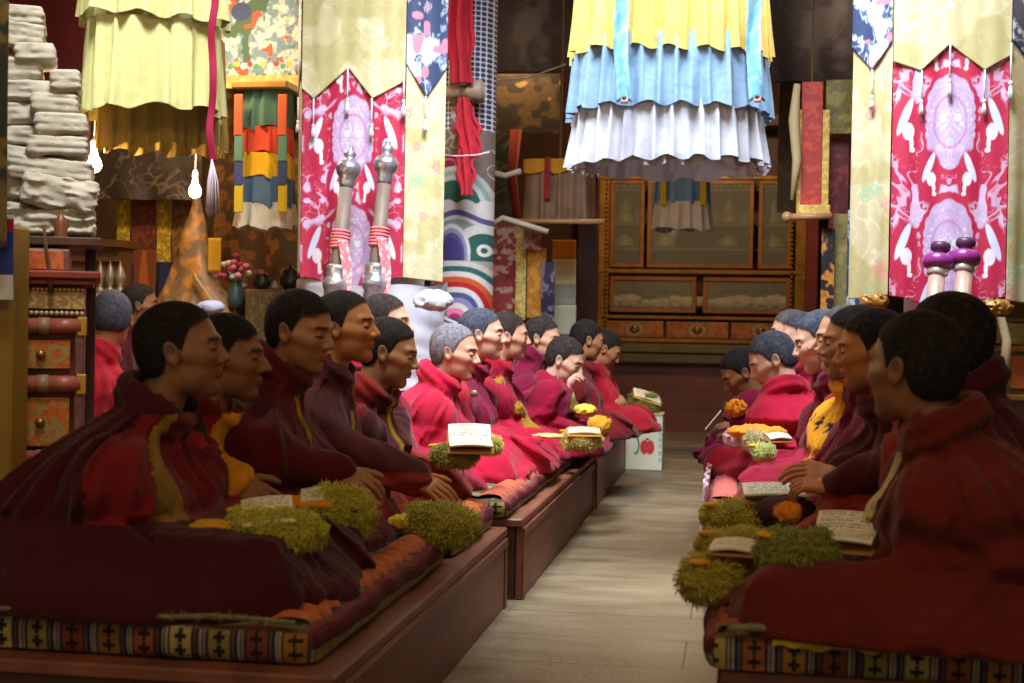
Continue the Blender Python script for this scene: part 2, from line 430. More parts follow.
def tri(x):   # rounded ridge profile, one ridge per unit
    return (.5+.5*np.cos(2*PI*x))**1.5
def robe_fn(sp):
    s = sp['s']; hx, hy, hz = [q/s for q in sp['hl']]
    sd = sp['seed']; w = sp.get('wide', 1.); fa = sp.get('folds', 1.); rg = sp.get('reach', .46); bk = sp.get('back', .22)
    S = np.array([hx-.085, hy*.85, hz-.235+sp.get('sh', 0)]); Nk = np.array([hx-.066, hy, hz-.150])
    wr = sp.get('wrists', [(.25, .06, .18), (.25, -.06, .18)])
    hood = sp.get('hood', 0); lap = sp.get('lap', .155); near = sp.get('near', -1); bands = sp.get('bands', [])
    zt = Nk[2]+.01
    #      z            back x            front x        half width   centre y
    bl = lambda z: (Nk[0]-.080)+((-bk-.02)-(Nk[0]-.080))*np.clip((zt-z)/(zt-.05), 0, 1)**.9-.035*math.sin(PI*min(max((zt-z)/(zt-.05), 0), 1))
    #      z            back x            front x        half width   centre y
    K = [(-.02,        -bk-.06,          rg+.05,        .43*w, 0),
         (.05,         -bk-.03,          rg+.04,        .42*w, 0),
         (.10,         bl(.10),          rg-.11,        .35*w, 0),
         (lap,         bl(lap),          rg-.24,        .30*w, 0),
         (lap+.07,     bl(lap+.07),      S[0]+.150,      .275*w, 0),
         (S[2]-.17,    bl(S[2]-.17),     S[0]+.128,      .262*w, S[1]*.8),
         (S[2]-.06,    bl(S[2]-.06),     S[0]+.105,      .225*w, S[1]),
         (S[2]+.000,   bl(S[2]),         S[0]+.090,      .180*w, S[1]),
         (S[2]+.050,   bl(S[2]+.05),     S[0]+.080,      .115*w, S[1]),
         (zt+.00,      Nk[0]-.080,       Nk[0]+.075,    .080, Nk[1]),
         (zt+.10,      Nk[0]-.070,       Nk[0]+.07,     .070, Nk[1])]
    K = np.array(K); K = K[np.argsort(K[:, 0])]
    zz = np.linspace(-.02, zt+.1, 80)
    def sm(col):
        y = np.interp(zz, K[:,0], K[:,col]); ker = np.array([1,2,3,2,1.]); ker /= ker.sum()
        return np.convolve(np.pad(y, 2, mode='edge'), ker, 'valid')
    XB, XF, BW, CY = sm(1), sm(2), sm(3), sm(4)
    layers = sp.get('layers', [((.25, -.9, .35), None, .011)])
    def tent(X, Y, Z):
        xb = np.interp(Z, zz, XB); xf = np.interp(Z, zz, XF); b = np.interp(Z, zz, BW); cy = np.interp(Z, zz, CY)
        c = (xb+xf)/2; a = (xf-xb)/2; u = (X-c)/a; v = (Y-cy)/b
        r = (abs(u)**2.25+abs(v)**2.25+1e-9)**(1/2.25)
        return (r-1)*np.minimum(a, b)*.9, np.arctan2(v, u), c
    def f(X, Y, Z):
        X, Y, Z = X/s, Y/s, Z/s
        d, th, c = tent(X, Y, Z)
        d = smax(d, Z-zt-.05, .02)
        for k, sg in enumerate((1, -1)):
            e = (S[0]+.03, sg*.225*w, .29)
            d = smin(d, cap(X, Y, Z, (S[0]+.01, S[1]+sg*.165*w, S[2]-.07), e, .058, .070), .07)
            d = smin(d, cap(X, Y, Z, e, wr[k], .066, .044), .07)
            d = smin(d, cap(X, Y, Z, (.06, sg*.13, .11), (rg-.07, sg*.26*w, .055), .105, .056), .07)
            d = smin(d, cap(X, Y, Z, (rg-.06, sg*.27*w, .055), (rg-.10, -sg*.05, .05), .058, .055), .06)
        low = 1-sstep(lap-.03, lap+.12, Z)
        # drapes hang down the torso: noise stretched along the fall of the cloth, ridged
        n1 = vnoise(th*3.6+Z*1.6+sd, Z*1.5+X*.8, sd); n1 = 1-abs(2*n1-1)
        n2 = vnoise(th*7.5-Z*2.2+sd*2, Z*2.3, sd+3); n2 = 1-abs(2*n2-1)
        # swags round the knees and hem
        rr = np.sqrt((X-.05)**2+Y*Y)
        n3 = vnoise(Z*13+rr*9+1.5*np.sin(2.2*th+sd), th*1.6+sd, sd+1); n3 = 1-abs(2*n3-1)
        n4 = vnoise(Z*22+rr*17+sd+1.8*np.sin(3*th+sd), th*2.9+sd, sd+5); n4 = 1-abs(2*n4-1)
        n5 = vnoise(th*15+Z*4+sd, Z*3.5-X*2, sd+7); n5 = 1-abs(2*n5-1)
        fo = (1-low)*(.044*(n1-.55)+.034*(n2-.55)+.014*(n5-.55))+low*(.056*(n3-.55)+.030*(n4-.55)+.008*(n5-.55))
        fo = fo*sstep(zt+.0, S[2]-.12, Z) + 0 if False else fo*(.35+.65*(1-sstep(S[2]-.10, zt, Z)))
        d = d-fa*fo
        wob = .02*np.sin(9*Z+sd)+.012*np.sin(17*Z+7*X+sd)
        for nv, off, tk in layers:
            nv = np.array(nv)/np.linalg.norm(nv); o = (S@nv+.10*nv[0]-.02) if off is None else off
            q = X*nv[0]+Y*nv[1]+Z*nv[2]-o+wob
            d = d-tk*(sstep(-.006, .006, q)-.5)-tk*.6*np.exp(-((q-.012)/.012)**2)
        for bo, bc, bn in bands:
            q = (math.radians(bo)-.5*np.clip(S[2]-Z, 0, .4)-near*th)*.16+wob*.25; q = np.minimum(q, (near*th+1.3)*.16); q = np.minimum(q, (Z-lap-.03)*.5)
            d = d+.009*sstep(-.005, .005, q)-.006*np.exp(-((q+.010)/.009)**2)
        # thick rolled collar round the neck
        nx, ny, nz_ = X-Nk[0], Y-Nk[1], Z-(Nk[2]+.018+sp.get('collar', 0))
        ct, st_ = math.cos(.62), math.sin(.62)
        u = nx*ct - nz_*st_; v_ = nx*st_ + nz_*ct
        an = np.arctan2(ny, u); rad = np.sqrt(u*u+ny*ny); tk = .026+.005*np.sin(3*an+sd)
        tor = np.sqrt((rad-.082)**2+(v_*.62)**2)-tk-.004*np.sin(v_*150+an*2)
        d = smin(d, tor, .016)
        hole = cap(X, Y, Z, (Nk[0]+.03, Nk[1], Nk[2]+.12), (Nk[0]-.01, Nk[1], Nk[2]-.04), .088, .054)
        d = smax(d, -hole, .012)
        d = smax(d, -Z, .01)
        return d*s
    def band(V):
        X, Y, Z = (V/s).T; wob = .02*np.sin(9*Z+sd)+.012*np.sin(17*Z+7*X+sd); k = np.zeros(len(V), int); th = tent(X, Y, Z)[1]
        for i, (bo, bc, bn) in enumerate(bands): k[((math.radians(bo)-.5*np.clip(S[2]-Z, 0, .4)-near*th)*.16+wob*.25 > 0) & (near*th > -1.3) & (Z > lap+.03) & (Z < Nk[2]+.0)] = i+1
        if sp.get('under'): k[(X > .13+.5*Z+.04*np.sin(9*Z+5*Y+sd)) & (Z < lap+.05)] = 99
        return k
    def snap(V, h):
        V = V.copy(); X, Y, Z = (V/s).T; wob = .02*np.sin(9*Z+sd)+.012*np.sin(17*Z+7*X+sd)
        for bo, bc, bn in bands:
            xb = np.interp(Z, zz, XB); xf = np.interp(Z, zz, XF); b = np.interp(Z, zz, BW); cy = np.interp(Z, zz, CY); c = (xb+xf)/2; a = (xf-xb)/2
            u, v_ = (X-c)/a, (Y-cy)/b; th = np.arctan2(v_, u); ro = np.sqrt(u*u+v_*v_); t0 = math.radians(bo)-.5*np.clip(S[2]-Z, 0, .4)+wob*.25/.16+.001; m = (near*th > 0) & (abs(abs(th)-t0)*ro*np.minimum(a, b) < .6*h/s) & (Z > lap) & (Z < Nk[2])
            t1 = np.sign(th)*t0; V[m, 0] = ((c+a*ro*np.cos(t1))*s)[m]; V[m, 1] = ((cy+b*ro*np.sin(t1))*s)[m]
        return V
    f.band = band; f.snap = snap
    return f

def strip(name, sdf, pts, w, t, m, parent, M, O, nu=44, nv=11, lift=.0, wavy=.12, seed=0, crosses=False):
    if crosses: nu, nv = 150, 41
    """a band of cloth laid over the robe along pts (monk frame)"""
    pts = [np.array(p, float) for p in pts]
    Q = [2*pts[0]-pts[1]]+pts+[2*pts[-1]-pts[-2]]; path = []
    for i in range(len(pts)-1):
        for k in range(nu//(len(pts)-1)):
            u = k/(nu//(len(pts)-1)); a, b, c, d = Q[i:i+4]
            path.append(.5*((2*b)+(c-a)*u+(2*a-5*b+4*c-d)*u*u+(3*b-3*c+d-a)*u**3))
    path.append(pts[-1]); path = np.array(path); n = len(path)
    fv = lambda p: sdf(p[:,0], p[:,1], p[:,2])
    def gradn(p):
        e = .006; g = np.stack([fv(p+np.eye(3)[k]*e)-fv(p-np.eye(3)[k]*e) for k in range(3)], 1)/(2*e)
        return g/(np.linalg.norm(g, axis=1, keepdims=True)+1e-6)
    def proj(p, it=6):
        for _ in range(it): p = p-gradn(p)*np.clip(fv(p), -.04, .04)[:, None]
        return p
    path = proj(path)
    for _ in range(3): path[1:-1] = (path[:-2]+2*path[1:-1]+path[2:])/4
    N = gradn(path); T = np.gradient(path, axis=0); T /= np.linalg.norm(T, axis=1, keepdims=True)+1e-9
    B = np.cross(N, T); B /= np.linalg.norm(B, axis=1, keepdims=True)+1e-9
    V = []; js = np.linspace(-1, 1, nv)
    ws = w*(1+wavy*np.sin(np.arange(n)*.33+seed)+wavy*.5*np.sin(np.arange(n)*.81+2*seed))
    for j in js:
        p = proj(path+B*(ws*j)[:, None], 4); Np = gradn(p)
        off = lift+t*(1-abs(j)**4)-(.012 if abs(j) > .99 else 0)
        off = off+t*.35*math.sin(j*7+seed)*(abs(j) < .9)
        V.append(p+Np*off)
    V = np.stack(V, 1)
    for _ in range(2): V[1:-1] = (V[:-2]+2*V[1:-1]+V[2:])/4
    Vf = V.reshape(-1, 3)
    for _ in range(2):
        dd = fv(Vf); inner = np.ones(V.shape[:2], bool); inner[:, 0] = inner[:, -1] = False
        Vf = Vf+gradn(Vf)*(np.clip(t*.55+lift-dd, 0, .03)*inner.ravel())[:, None]
    C = None
    if crosses:
        a_, b_ = np.meshgrid(np.linspace(0, len(path)*.006*1.0, n), js, indexing='ij'); a_ = a_.ravel()/(.11); b_ = b_.ravel()*1.6; k_ = np.floor(a_); fx = (a_-k_-.5); fy = (b_+.5*(k_ % 2)) % 1.0-.5
        mk_ = ((abs(fx) < .05) & (abs(fy) < .20)) | ((abs(fy) < .05) & (abs(fx) < .20)); C = np.tile(lin((206, 138, 24)), (len(Vf), 1)); C[mk_] = lin((40, 26, 30))
        m = mat('printed_vest', attr=True, rough=.85, bump=.0008, bscale=200, var=.12, vscale=12)
    V = Vf@M.T+O
    i = np.arange(n-1)[:, None]*nv+np.arange(nv-1)[None]; i = i.ravel()
    return mk(name, V, np.stack([i, i+nv, i+nv+1, i+1], 1), m, parent, C=C)

def add_hands(VV, FF, CC, hands, tone, s, h):
    for hd in hands:
        A = axes(hd['f'], hd['u'])
        if hd.get('flip'): pass
        sf = hand_f(hd.get('curl', .5), hd.get('spread', 1.), hd.get('thumb', .6)); sg = hd.get('side', 1)
        s = s*.93; V, Fc = snets(lambda X, Y, Z: sf(X, Y*sg, Z), (-.06, -.085, -.11), (.215, .085, .035), h)
        X = V.copy(); V = (V*s)@A.T+np.array(hd['p'])
        C = np.tile(lin(TONE[tone]), (len(V), 1)); C *= (1+.1*(fbm(X[:,0]*40, X[:,1]*40, X[:,2]*40, 9)-.5))[:, None]
        VV.append(V); FF.append(Fc+sum(len(v) for v in VV[:-1])); CC.append(C)

def monk(key, seat, head, hyaw, hpitch, label, robe='maroon', tone='tan', hair='black', s=1.1, facing=0., group=None, detail=1,
         strips=(), hands=(), v=None, hroll=0., hs=None, **kw):
    """seat: point on the mat under the pelvis; head: head centre; facing: body direction"""
    v = v or {}; seat = np.array(seat, float); head = np.array(head, float); hs = hs or s
    root = thing('person', seat, label, 'person', group)
    Rf = np.array(Matrix.Rotation(facing, 3, 'Z')); hl = Rf.T@(head-seat)
    if hands and 'wrists' not in kw:
        wl = [tuple(Rf.T@(np.array(q['p'])-seat)/s) for q in hands]; kw['wrists'] = [wl[0], (.30, -wl[0][1], .20)] if len(wl) == 1 and wl[0][1] >= 0 else ([(.30, -wl[0][1], .20), wl[0]] if len(wl) == 1 else sorted(wl, key=lambda q: -q[1]))
    sp = dict(s=s, hl=hl, seed=sum(ord(c)*(i+1) for i, c in enumerate(key)) % 17+.37, **kw)
    sdf = robe_fn(sp); w = sp.get('wide', 1.)
    h = {2: .0095, 1: .0125, 0: .018}[detail]
    lo = (-(.16+sp.get('back', .22)+.08)*s, -.54*w*s, -.01); hi = ((sp.get('reach', .46)+.16)*s, .52*w*s, hl[2]+.02)
    V, Fc = snets(sdf, lo, hi, h)
    # body: head, neck, trunk, arms and hands in one mesh
    hh = {2: .0034, 1: .0048, 0: .0070}[detail]
    Hr, Ho = frame_head(head, facing+hyaw, hpitch, hroll)
    nb = np.array([hl[0]-.095*s, hl[1]*.9, hl[2]-.25*s]); nbw = Rf@nb+seat; nh = (Hr.T@(nbw-Ho))/hs
    hf = head_f(v, nh)
    lo_h = np.minimum((-.135, -.10, -.15), nh-.05); hi_h = np.maximum((.135, .10, .135), nh+.05); lo_h[2] = max(lo_h[2], -.235)
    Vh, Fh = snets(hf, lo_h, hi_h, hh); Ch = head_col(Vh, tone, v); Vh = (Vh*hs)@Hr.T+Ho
    VV, FF, CC = [Vh], [Fh], [Ch]
    tf = lambda X, Y, Z: smin(cap(X, Y*.8, Z, (0, 0, .13*s), (nb[0]-.02, nb[1], nb[2]-.06), .11*s, .10*s), cap(X, Y, Z, (nb[0]-.02, nb[1]-.12*s, nb[2]-.07), (nb[0]-.02, nb[1]+.12*s, nb[2]-.07), .045*s), .05)
    tf2 = tf; bx = [nb[0]+.25, .35, nb[2]+.08]
    for q in hands:
        wl_ = Rf.T@(np.array(q['p'])-seat); sg = 1 if wl_[1] >= 0 else -1; sh_ = (nb[0]-.02, nb[1]+sg*.13*s, nb[2]-.08); el_ = (nb[0]+.06*s, sg*.225*s, .30*s); fw = Rf.T@(np.array(q['f'])/np.linalg.norm(q['f'])); we = wl_-fw*.02
        tf2 = (lambda g, a_, b_, c_: lambda X, Y, Z: np.minimum(g(X, Y, Z), np.minimum(cap(X, Y, Z, a_, b_, .036, .032), cap(X, Y, Z, b_, c_, .032, .026))))(tf2, sh_, el_, we); bx = [max(bx[0], we[0]+.05), .42, max(bx[2], we[2]+.05)]
    Vt, Ft = snets(tf2, (-.3, -.42 if hands else -.35, .0), bx, .02 if hands else .03)
    VV.append(Vt@Rf.T+seat); FF.append(Ft+len(Vh)); CC.append(np.tile(lin(TONE[tone]), (len(Vt), 1)))
    add_hands(VV, FF, CC, hands, tone, s, .0042 if detail == 2 else .0055)
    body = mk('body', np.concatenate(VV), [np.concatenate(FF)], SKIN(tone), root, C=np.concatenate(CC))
    rc = dict(ROBES)[robe]
    V = sdf.snap(V, h); kb = sdf.band(V); fk = kb[Fc].min(1); VW = V@Rf.T+seat
    for k in np.unique(fk):
        nm, cn = ('robe', robe) if k == 0 else (('skirt', sp['under']) if k == 99 else (sp['bands'][k-1][2], sp['bands'][k-1][1]))
        fc_ = Fc[fk == k]
        if k and len(fc_) < 40: fc_ = fc_
        ui, inv = np.unique(fc_, return_inverse=True); inv = inv.reshape(fc_.shape); Vk = V[ui]/s
        C = np.tile(lin(dict(ROBES)[cn]), (len(ui), 1))
        if key == 'R5' and nm == 'vest':
            a_ = (Vk[:,2]+Vk[:,0]*.3)/.085; k_ = np.floor(a_); b_ = Vk[:,1]/.075+.5*(k_ % 2); fx = a_-k_-.5; fy = b_-np.floor(b_)-.5
            C[((abs(fx) < .06) & (abs(fy) < .26)) | ((abs(fy) < .07) & (abs(fx) < .24))] = lin((40, 26, 30))
        mk(nm, VW[ui], [inv], mat('wool_cloth', attr=True, rough=.92, bump=.0012, bscale=260, var=.16, vscale=9, sheen=.10, spec=.15, bump2=.007, b2scale=16), root, C=C)
    Vr, Fr = snets(hair_f(v), (-.14, -.10, -.10), (.10, .10, .14), hh*1.15)
    hc = {'black': (20, 17, 17), 'dark': (34, 29, 28), 'blue': (54, 60, 74), 'grey': (104, 104, 112), 'ash': (70, 66, 70)}[hair]
    e_ = np.clip(sstep(0, .016, Vr[:,2]-np.interp(Vr[:,0], *hairline(v)))+.5*(vnoise(Vr[:,0]*200, Vr[:,1]*200, Vr[:,2]*200, 4)-.5), 0, 1)[:, None]
    CH = lerp(lin(TONE[tone])*.55, lin(hc), .25+.75*e_)*(.8+.5*vnoise(Vr[:,0]*26, Vr[:,1]*26, Vr[:,2]*26, 8))[:, None]
    mk('hair', (Vr*hs)@Hr.T+Ho, [Fr], mat('cropped_hair', attr=True, rough=.85, bump=.0016, bscale=330, var=.4, vscale=60, spec=.2), root, C=CH)
    for k, (nm, pts, wd, th, cn) in enumerate(strips):
        P_ = [np.array(p) * s for p in pts]
        strip(nm, sdf, P_, wd*s, th, wool(cn, dict(ROBES)[cn]), root, Rf, seat, seed=k+len(key), crosses=(cn == 'gold' and key == 'R5'))
    return root, sdf, Rf, seat
ROBES = dict(maroon=(82, 17, 22), dark=(62, 14, 24), wine=(100, 20, 26), crimson=(150, 22, 38), red=(112, 22, 28), rust=(120, 32, 24), magenta=(136, 14, 46),
             pink=(172, 22, 54), plum=(108, 14, 48), mustard=(150, 112, 26), gold=(206, 140, 20), ochre=(128, 98, 34), russet=(92, 26, 22), brown=(70, 24, 22), cream=(190, 176, 130))
# ================================================================ the rows of seated monks
SEAT = .40
def row(key, px, py, Y, side, lean=.27, dy=0., hyaw=0., hpitch=0., by=0., **kw):
    """side +1 faces +X (the row left of the aisle), -1 faces -X"""
    hd = P(px, py, Y); seat = (hd.x-side*lean, Y+dy, SEAT)
    fac = (0 if side > 0 else PI)+by
    return monk(key, seat, hd, hyaw, hpitch, kw.pop('label'), facing=fac, near=-side, **kw)
R_ = math.radians
LAP = [('shawl_edge', [(-.02, -.02, .62), (.10, -.12, .56), (.22, -.10, .42), (.30, -.05, .24)], .045, .012, None)]
def lapel(hl, sg, c, w=.045, drop=.22, out=.06, t=.012, name='shawl_edge'):
    x, y, z = hl
    return (name, [(x-.13, y+sg*.12, z-.235), (x-.06, y+sg*.125, z-.235), (x+.02, y+sg*(.085), z-.27), (x+.08, y+sg*out, z-.36), (x+.07, y+sg*out*.8, drop)], w, t, c)
def vest(hl, c, w=.05, drop=.24, y0=0.):
    x, y, z = hl
    return ('vest', [(x-.01, y+y0, z-.22), (x+.05, y+y0, z-.32), (x+.06, y+y0, z-.42), (x+.05, y+y0, drop)], w, .004, c)
def HL(px, py, Y, side, lean=.27, dy=0., s=1.1):
    hd = P(px, py, Y); return (lean/s, 0 if not dy else -dy*side/s, (hd.z-SEAT)/s)
G1, G2 = 'monks seated in the row left of the aisle', 'monks seated in the row right of the aisle'

h = HL(183, 350, 3.66, 1, .26, .12)
row('L1', 183, 350, 3.66, 1, .26, dy=.02, hyaw=R_(14), hpitch=R_(-4), by=R_(-4), detail=2, sh=.01, robe='dark', tone='brown', bands=[(76, 'red', 'shawl_edge'), (46, 'ochre', 'vest'), (30, 'wine', 'inner_shawl')], group=G1, wide=1.0, back=.30, reach=.61, folds=1.1,
    label='nearest monk of the left row, dark maroon robe with red lapel and ochre strip', v=dict(hairline=.004, jaw=1.05),
    strips=[
            ])
h = HL(229, 357, 4.12, 1)
row('L2', 229, 357, 4.12, 1, hyaw=R_(6), hpitch=R_(2), by=0, detail=2, robe='wine', tone='brown', bands=[(66, 'crimson', 'shawl_edge'), (40, 'gold', 'vest')], under='crimson', group=G1, label='monk behind the nearest left monk, hand on his lap over a gold vest',
    v=dict(hairline=-.010, nose=1.05),
    strips=[],
    hands=[dict(p=P(234, 482, 3.95), f=(.85, -.15, -.35), u=(.2, -.75, .6), curl=.45, side=1)])
h = HL(302, 331, 4.45, 1)
row('L3', 302, 331, 4.45, 1, hyaw=R_(-14), hpitch=R_(10), detail=2, robe='maroon', tone='tan', bands=[(50, 'maroon', 'shawl_edge')], under='maroon', group=G1, label='monk wrapped to the chin in a plain maroon shawl, eyes lowered, in the left row', wide=1.1, folds=.5, collar=.03,
    v=dict(hairline=-.008),
    strips=[('shirt_edge', [(h[0]+.035, -.055, h[2]-.19), (h[0]+.07, -.04, h[2]-.27), (h[0]+.09, -.03, h[2]-.36)], .006, .008, 'mustard')],
    hands=[dict(p=P(340, 473, 4.30), f=(.85, -.35, -.25), u=(.1, -.6, .8), curl=.75, side=1)])
h = HL(347, 327, 4.98, 1)
row('L4', 347, 327, 4.98, 1, hyaw=R_(-6), hpitch=R_(-2), detail=2, robe='brown', tone='gold', bands=[(60, 'brown', 'shawl_edge')], under='rust', group=G1, label='tall monk in brownish red robes looking up, long loose hand resting on his knee', folds=.7,
    v=dict(round=1.02, hairline=.006),
    strips=[('shirt_edge', [(h[0]+.06, -.06, h[2]-.26), (h[0]+.12, -.09, h[2]-.42), (h[0]+.16, -.11, .24)], .006, .008, 'ochre')],
    hands=[dict(p=P(412, 478, 4.72), f=(.92, -.25, -.30), u=(.25, -.55, .8), curl=.5, side=1, thumb=.4)])
h = HL(390, 352, 5.42, 1)
row('L5', 390, 352, 5.42, 1, hyaw=R_(4), hpitch=R_(14), detail=2, robe='rust', tone='tan', bands=[(100, 'red', 'shawl_edge'), (66, 'brown', 'vest')], under='rust', group=G1, label='head bowed monk with a red shawl edge and thin yellow collar line', v=dict(hairline=.0),
    strips=[('shirt_edge', [(h[0]+.04, -.05, h[2]-.18), (h[0]+.09, -.055, h[2]-.30), (h[0]+.085, -.05, h[2]-.40)], .006, .010, 'mustard')])
row('L6', 386, 324, 6.05, 1, .24, hyaw=R_(0), hpitch=R_(0), detail=1, robe='magenta', tone='fair', under='magenta', group=G1, label='monk mostly hidden behind the red-edged monk, only his hair and purple robe showing', hair='dark', reach=.55)
h = HL(458, 352, 6.62, 1)
row('L7', 456, 352, 6.62, 1, hyaw=R_(-6), hpitch=R_(8), detail=2, robe='pink', tone='fair', hair='grey', bands=[(48, 'magenta', 'inner_shawl')], under='pink', group=G1, label='older grey-haired monk hunched in a bright crimson pink cloak', wide=1.05, reach=.52, collar=.02,
    v=dict(hairline=.012, jaw=1.05), strips=[])
row('L8', 483, 334, 7.15, 1, .26, hyaw=R_(4), hpitch=R_(2), detail=2, robe='magenta', tone='pale', hair='blue', bands=[(105, 'crimson', 'shawl_edge'), (62, 'plum', 'inner_shawl')], under='pink', group=G1, label='monk with large bluish cropped head and pale profile, behind the grey haired monk', reach=.55,
    strips=[])
h = HL(509, 336, 7.75, 1, .24)
row('L9', 509, 336, 7.75, 1, .24, hyaw=R_(12), hpitch=R_(4), detail=1, robe='crimson', tone='fair', hair='dark', bands=[(70, 'magenta', 'inner_shawl')], under='pink', group=G1, label='monk with a broad mustard sash edge down his crimson robe',
    strips=[('sash', [(h[0]-.04, -.12, h[2]-.22), (h[0]+.04, -.14, h[2]-.36), (h[0]+.14, -.12, .30), (h[0]+.22, -.08, .2)], .038, .014, 'mustard')])
row('L10', 543, 338, 8.75, 1, .2, hyaw=R_(-10), hpitch=R_(10), detail=1, robe='plum', tone='fair', hair='dark', group=G1, label='monk in plum robes whose face is half hidden behind the young reading monk', collar=.05, wide=1.05)
h = HL(566, 360, 8.25, 1, .30)
row('L11', 566, 360, 8.25, 1, .30, sh=.05, hyaw=R_(-12), hpitch=R_(26), detail=1, robe='magenta', tone='pale', hair='dark', bands=[(62, 'plum', 'shawl_edge'), (40, 'cream', 'shirt')], under='magenta', group=G1, label='young monk leaning forward to read with one hand under his chin', wide=1.05,
    strips=[],
    hands=[dict(p=P(566, 395, 8.12), f=(.25, -.1, .95), u=(-.9, -.2, .3), curl=1.1)])
row('L12', 588, 340, 9.55, 1, .25, hyaw=R_(20), hpitch=R_(15), detail=1, robe='wine', tone='tan', hair='black', group=G1, label='monk at the back of the left row with black hair, head turned to his neighbour', wide=1.1, reach=.5)
row('L13', 606, 349, 10.05, 1, .33, sh=.06, hyaw=R_(8), hpitch=R_(34), detail=1, robe='crimson', tone='tan', hair='black', group=G1, label='farthest monk of the left row, bowed over with bluish black hair', wide=1.0, reach=.58,
    hands=[dict(p=P(606, 398, 9.8), f=(.9, -.2, -.1), u=(0, -.5, .8), curl=.9)])

# right of the aisle
h = HL(914, 372, 3.60, -1, .30)
row('R1', 913, 367, 3.60, -1, .30, dy=.08, hyaw=R_(-38), hpitch=R_(0), by=R_(-3), detail=2, robe='russet', tone='brown', group=G2, wide=.93, back=.32, reach=.61, folds=1.0, hs=1.16,
    label='nearest monk of the right row, seen from behind in a brownish robe', v=dict(hairline=0),
    strips=[('shirt_edge', [(h[0]+.035, .06, h[2]-.19), (h[0]+.08, .045, h[2]-.30), (h[0]+.08, .04, h[2]-.42)], .018, .014, 'cream')])
row('R2', 944, 342, 4.30, -1, .22, hyaw=R_(-30), hpitch=R_(0), detail=2, robe='dark', tone='gold', group=G2, label='monk directly behind the nearest right monk, only his round black head and collar showing', hs=1.22, wide=1.15, back=.26, collar=.02)
h = HL(871, 350, 4.72, -1)
row('R3', 871, 350, 4.72, -1, hyaw=R_(-4), hpitch=R_(6), detail=2, robe='brown', tone='gold', bands=[(88, 'rust', 'shawl_edge'), (60, 'brown', 'vest')], under='rust', group=G2, label='monk with golden lit profile and clasped hands on the right side', folds=.8,
    v=dict(hairline=-.004), s=1.1,
    strips=[],
    hands=[dict(p=P(836, 476, 4.62), f=(-.95, -.1, .12), u=(.1, -.55, .8), curl=.55, side=-1), dict(p=P(832, 486, 4.50), f=(-.92, .15, .0), u=(.1, -.4, .9), curl=.9, side=-1)])
row('R4', 853, 343, 5.15, -1, .24, hyaw=R_(0), hpitch=R_(4), detail=1, robe='wine', tone='tan', group=G2, label='monk almost hidden behind the golden profile, dark hair and brow only')
h = HL(843, 339, 5.75, -1, .24)
row('R5', 843, 339, 5.75, -1, .22, by=R_(32), hyaw=R_(-32), hpitch=R_(6), detail=2, robe='crimson', tone='fair', hair='ash', bands=[(100, 'ochre', 'vest_edge'), (88, 'gold', 'vest')], under='magenta', group=G2, label='older bald-browed monk in an orange yellow vest printed with small crosses', v=dict(hairline=.022, nose=1.1),
    strips=[])
row('R6', 820, 341, 6.25, -1, .26, hyaw=R_(-2), hpitch=R_(16), detail=1, robe='plum', tone='pale', hair='blue', bands=[(72, 'wine', 'shawl_edge')], under='magenta', group=G2, label='monk with bluish hair looking down between two raised faces on the right')
row('R7', 801, 338, 7.55, -1, .24, hyaw=R_(6), hpitch=R_(6), detail=1, robe='magenta', tone='pale', hair='blue', group=G2, label='pale faced monk with slate coloured hair behind the pink robed one')
row('R8', 771, 360, 6.95, -1, .34, sh=.05, by=R_(-42), hyaw=R_(46), hpitch=R_(30), hroll=R_(0), detail=2, robe='pink', tone='pale', hair='blue', under='crimson', group=G2, label='monk bowing his bluish cropped head, in a bright pink robe, right of the aisle', wide=1.05, folds=.5, back=.30, reach=.5)
row('R10', 789, 332, 8.60, -1, .24, hyaw=R_(0), hpitch=R_(6), detail=1, robe='wine', tone='fair', hair='ash', group=G2, label='balding monk at the back of the right row near the cabinet drawers')
row('R9', 741, 373, 7.75, -1, .34, sh=.06, hyaw=R_(6), hpitch=R_(36), detail=1, robe='plum', tone='brown', hair='black', group=G2, label='dark haired monk bent low over a small white phone by the aisle',
    hands=[dict(p=P(741, 428, 7.60), f=(-.95, 0, .1), u=(.1, -.3, .9), curl=.8, side=-1), dict(p=P(741, 434, 7.45), f=(-.95, .1, .05), u=(.1, -.1, .9), curl=1.1, side=-1)])
# second row, behind the cabinet on the left
row('B1', 112, 320, 6.2, 1, .16, hyaw=R_(60), hpitch=R_(18), detail=1, robe='crimson', tone='tan', hair='blue', label='monk with bluish cropped hair seen from behind, beside the orange cabinet', by=R_(50), group='monks of the second row')
row('B2', 141, 305, 8.3, 1, .2, hyaw=R_(20), hpitch=R_(0), detail=0, robe='dark', tone='brown', hair='dark', label='distant dark robed monk behind the bluish haired one on the left', group='monks of the second row')
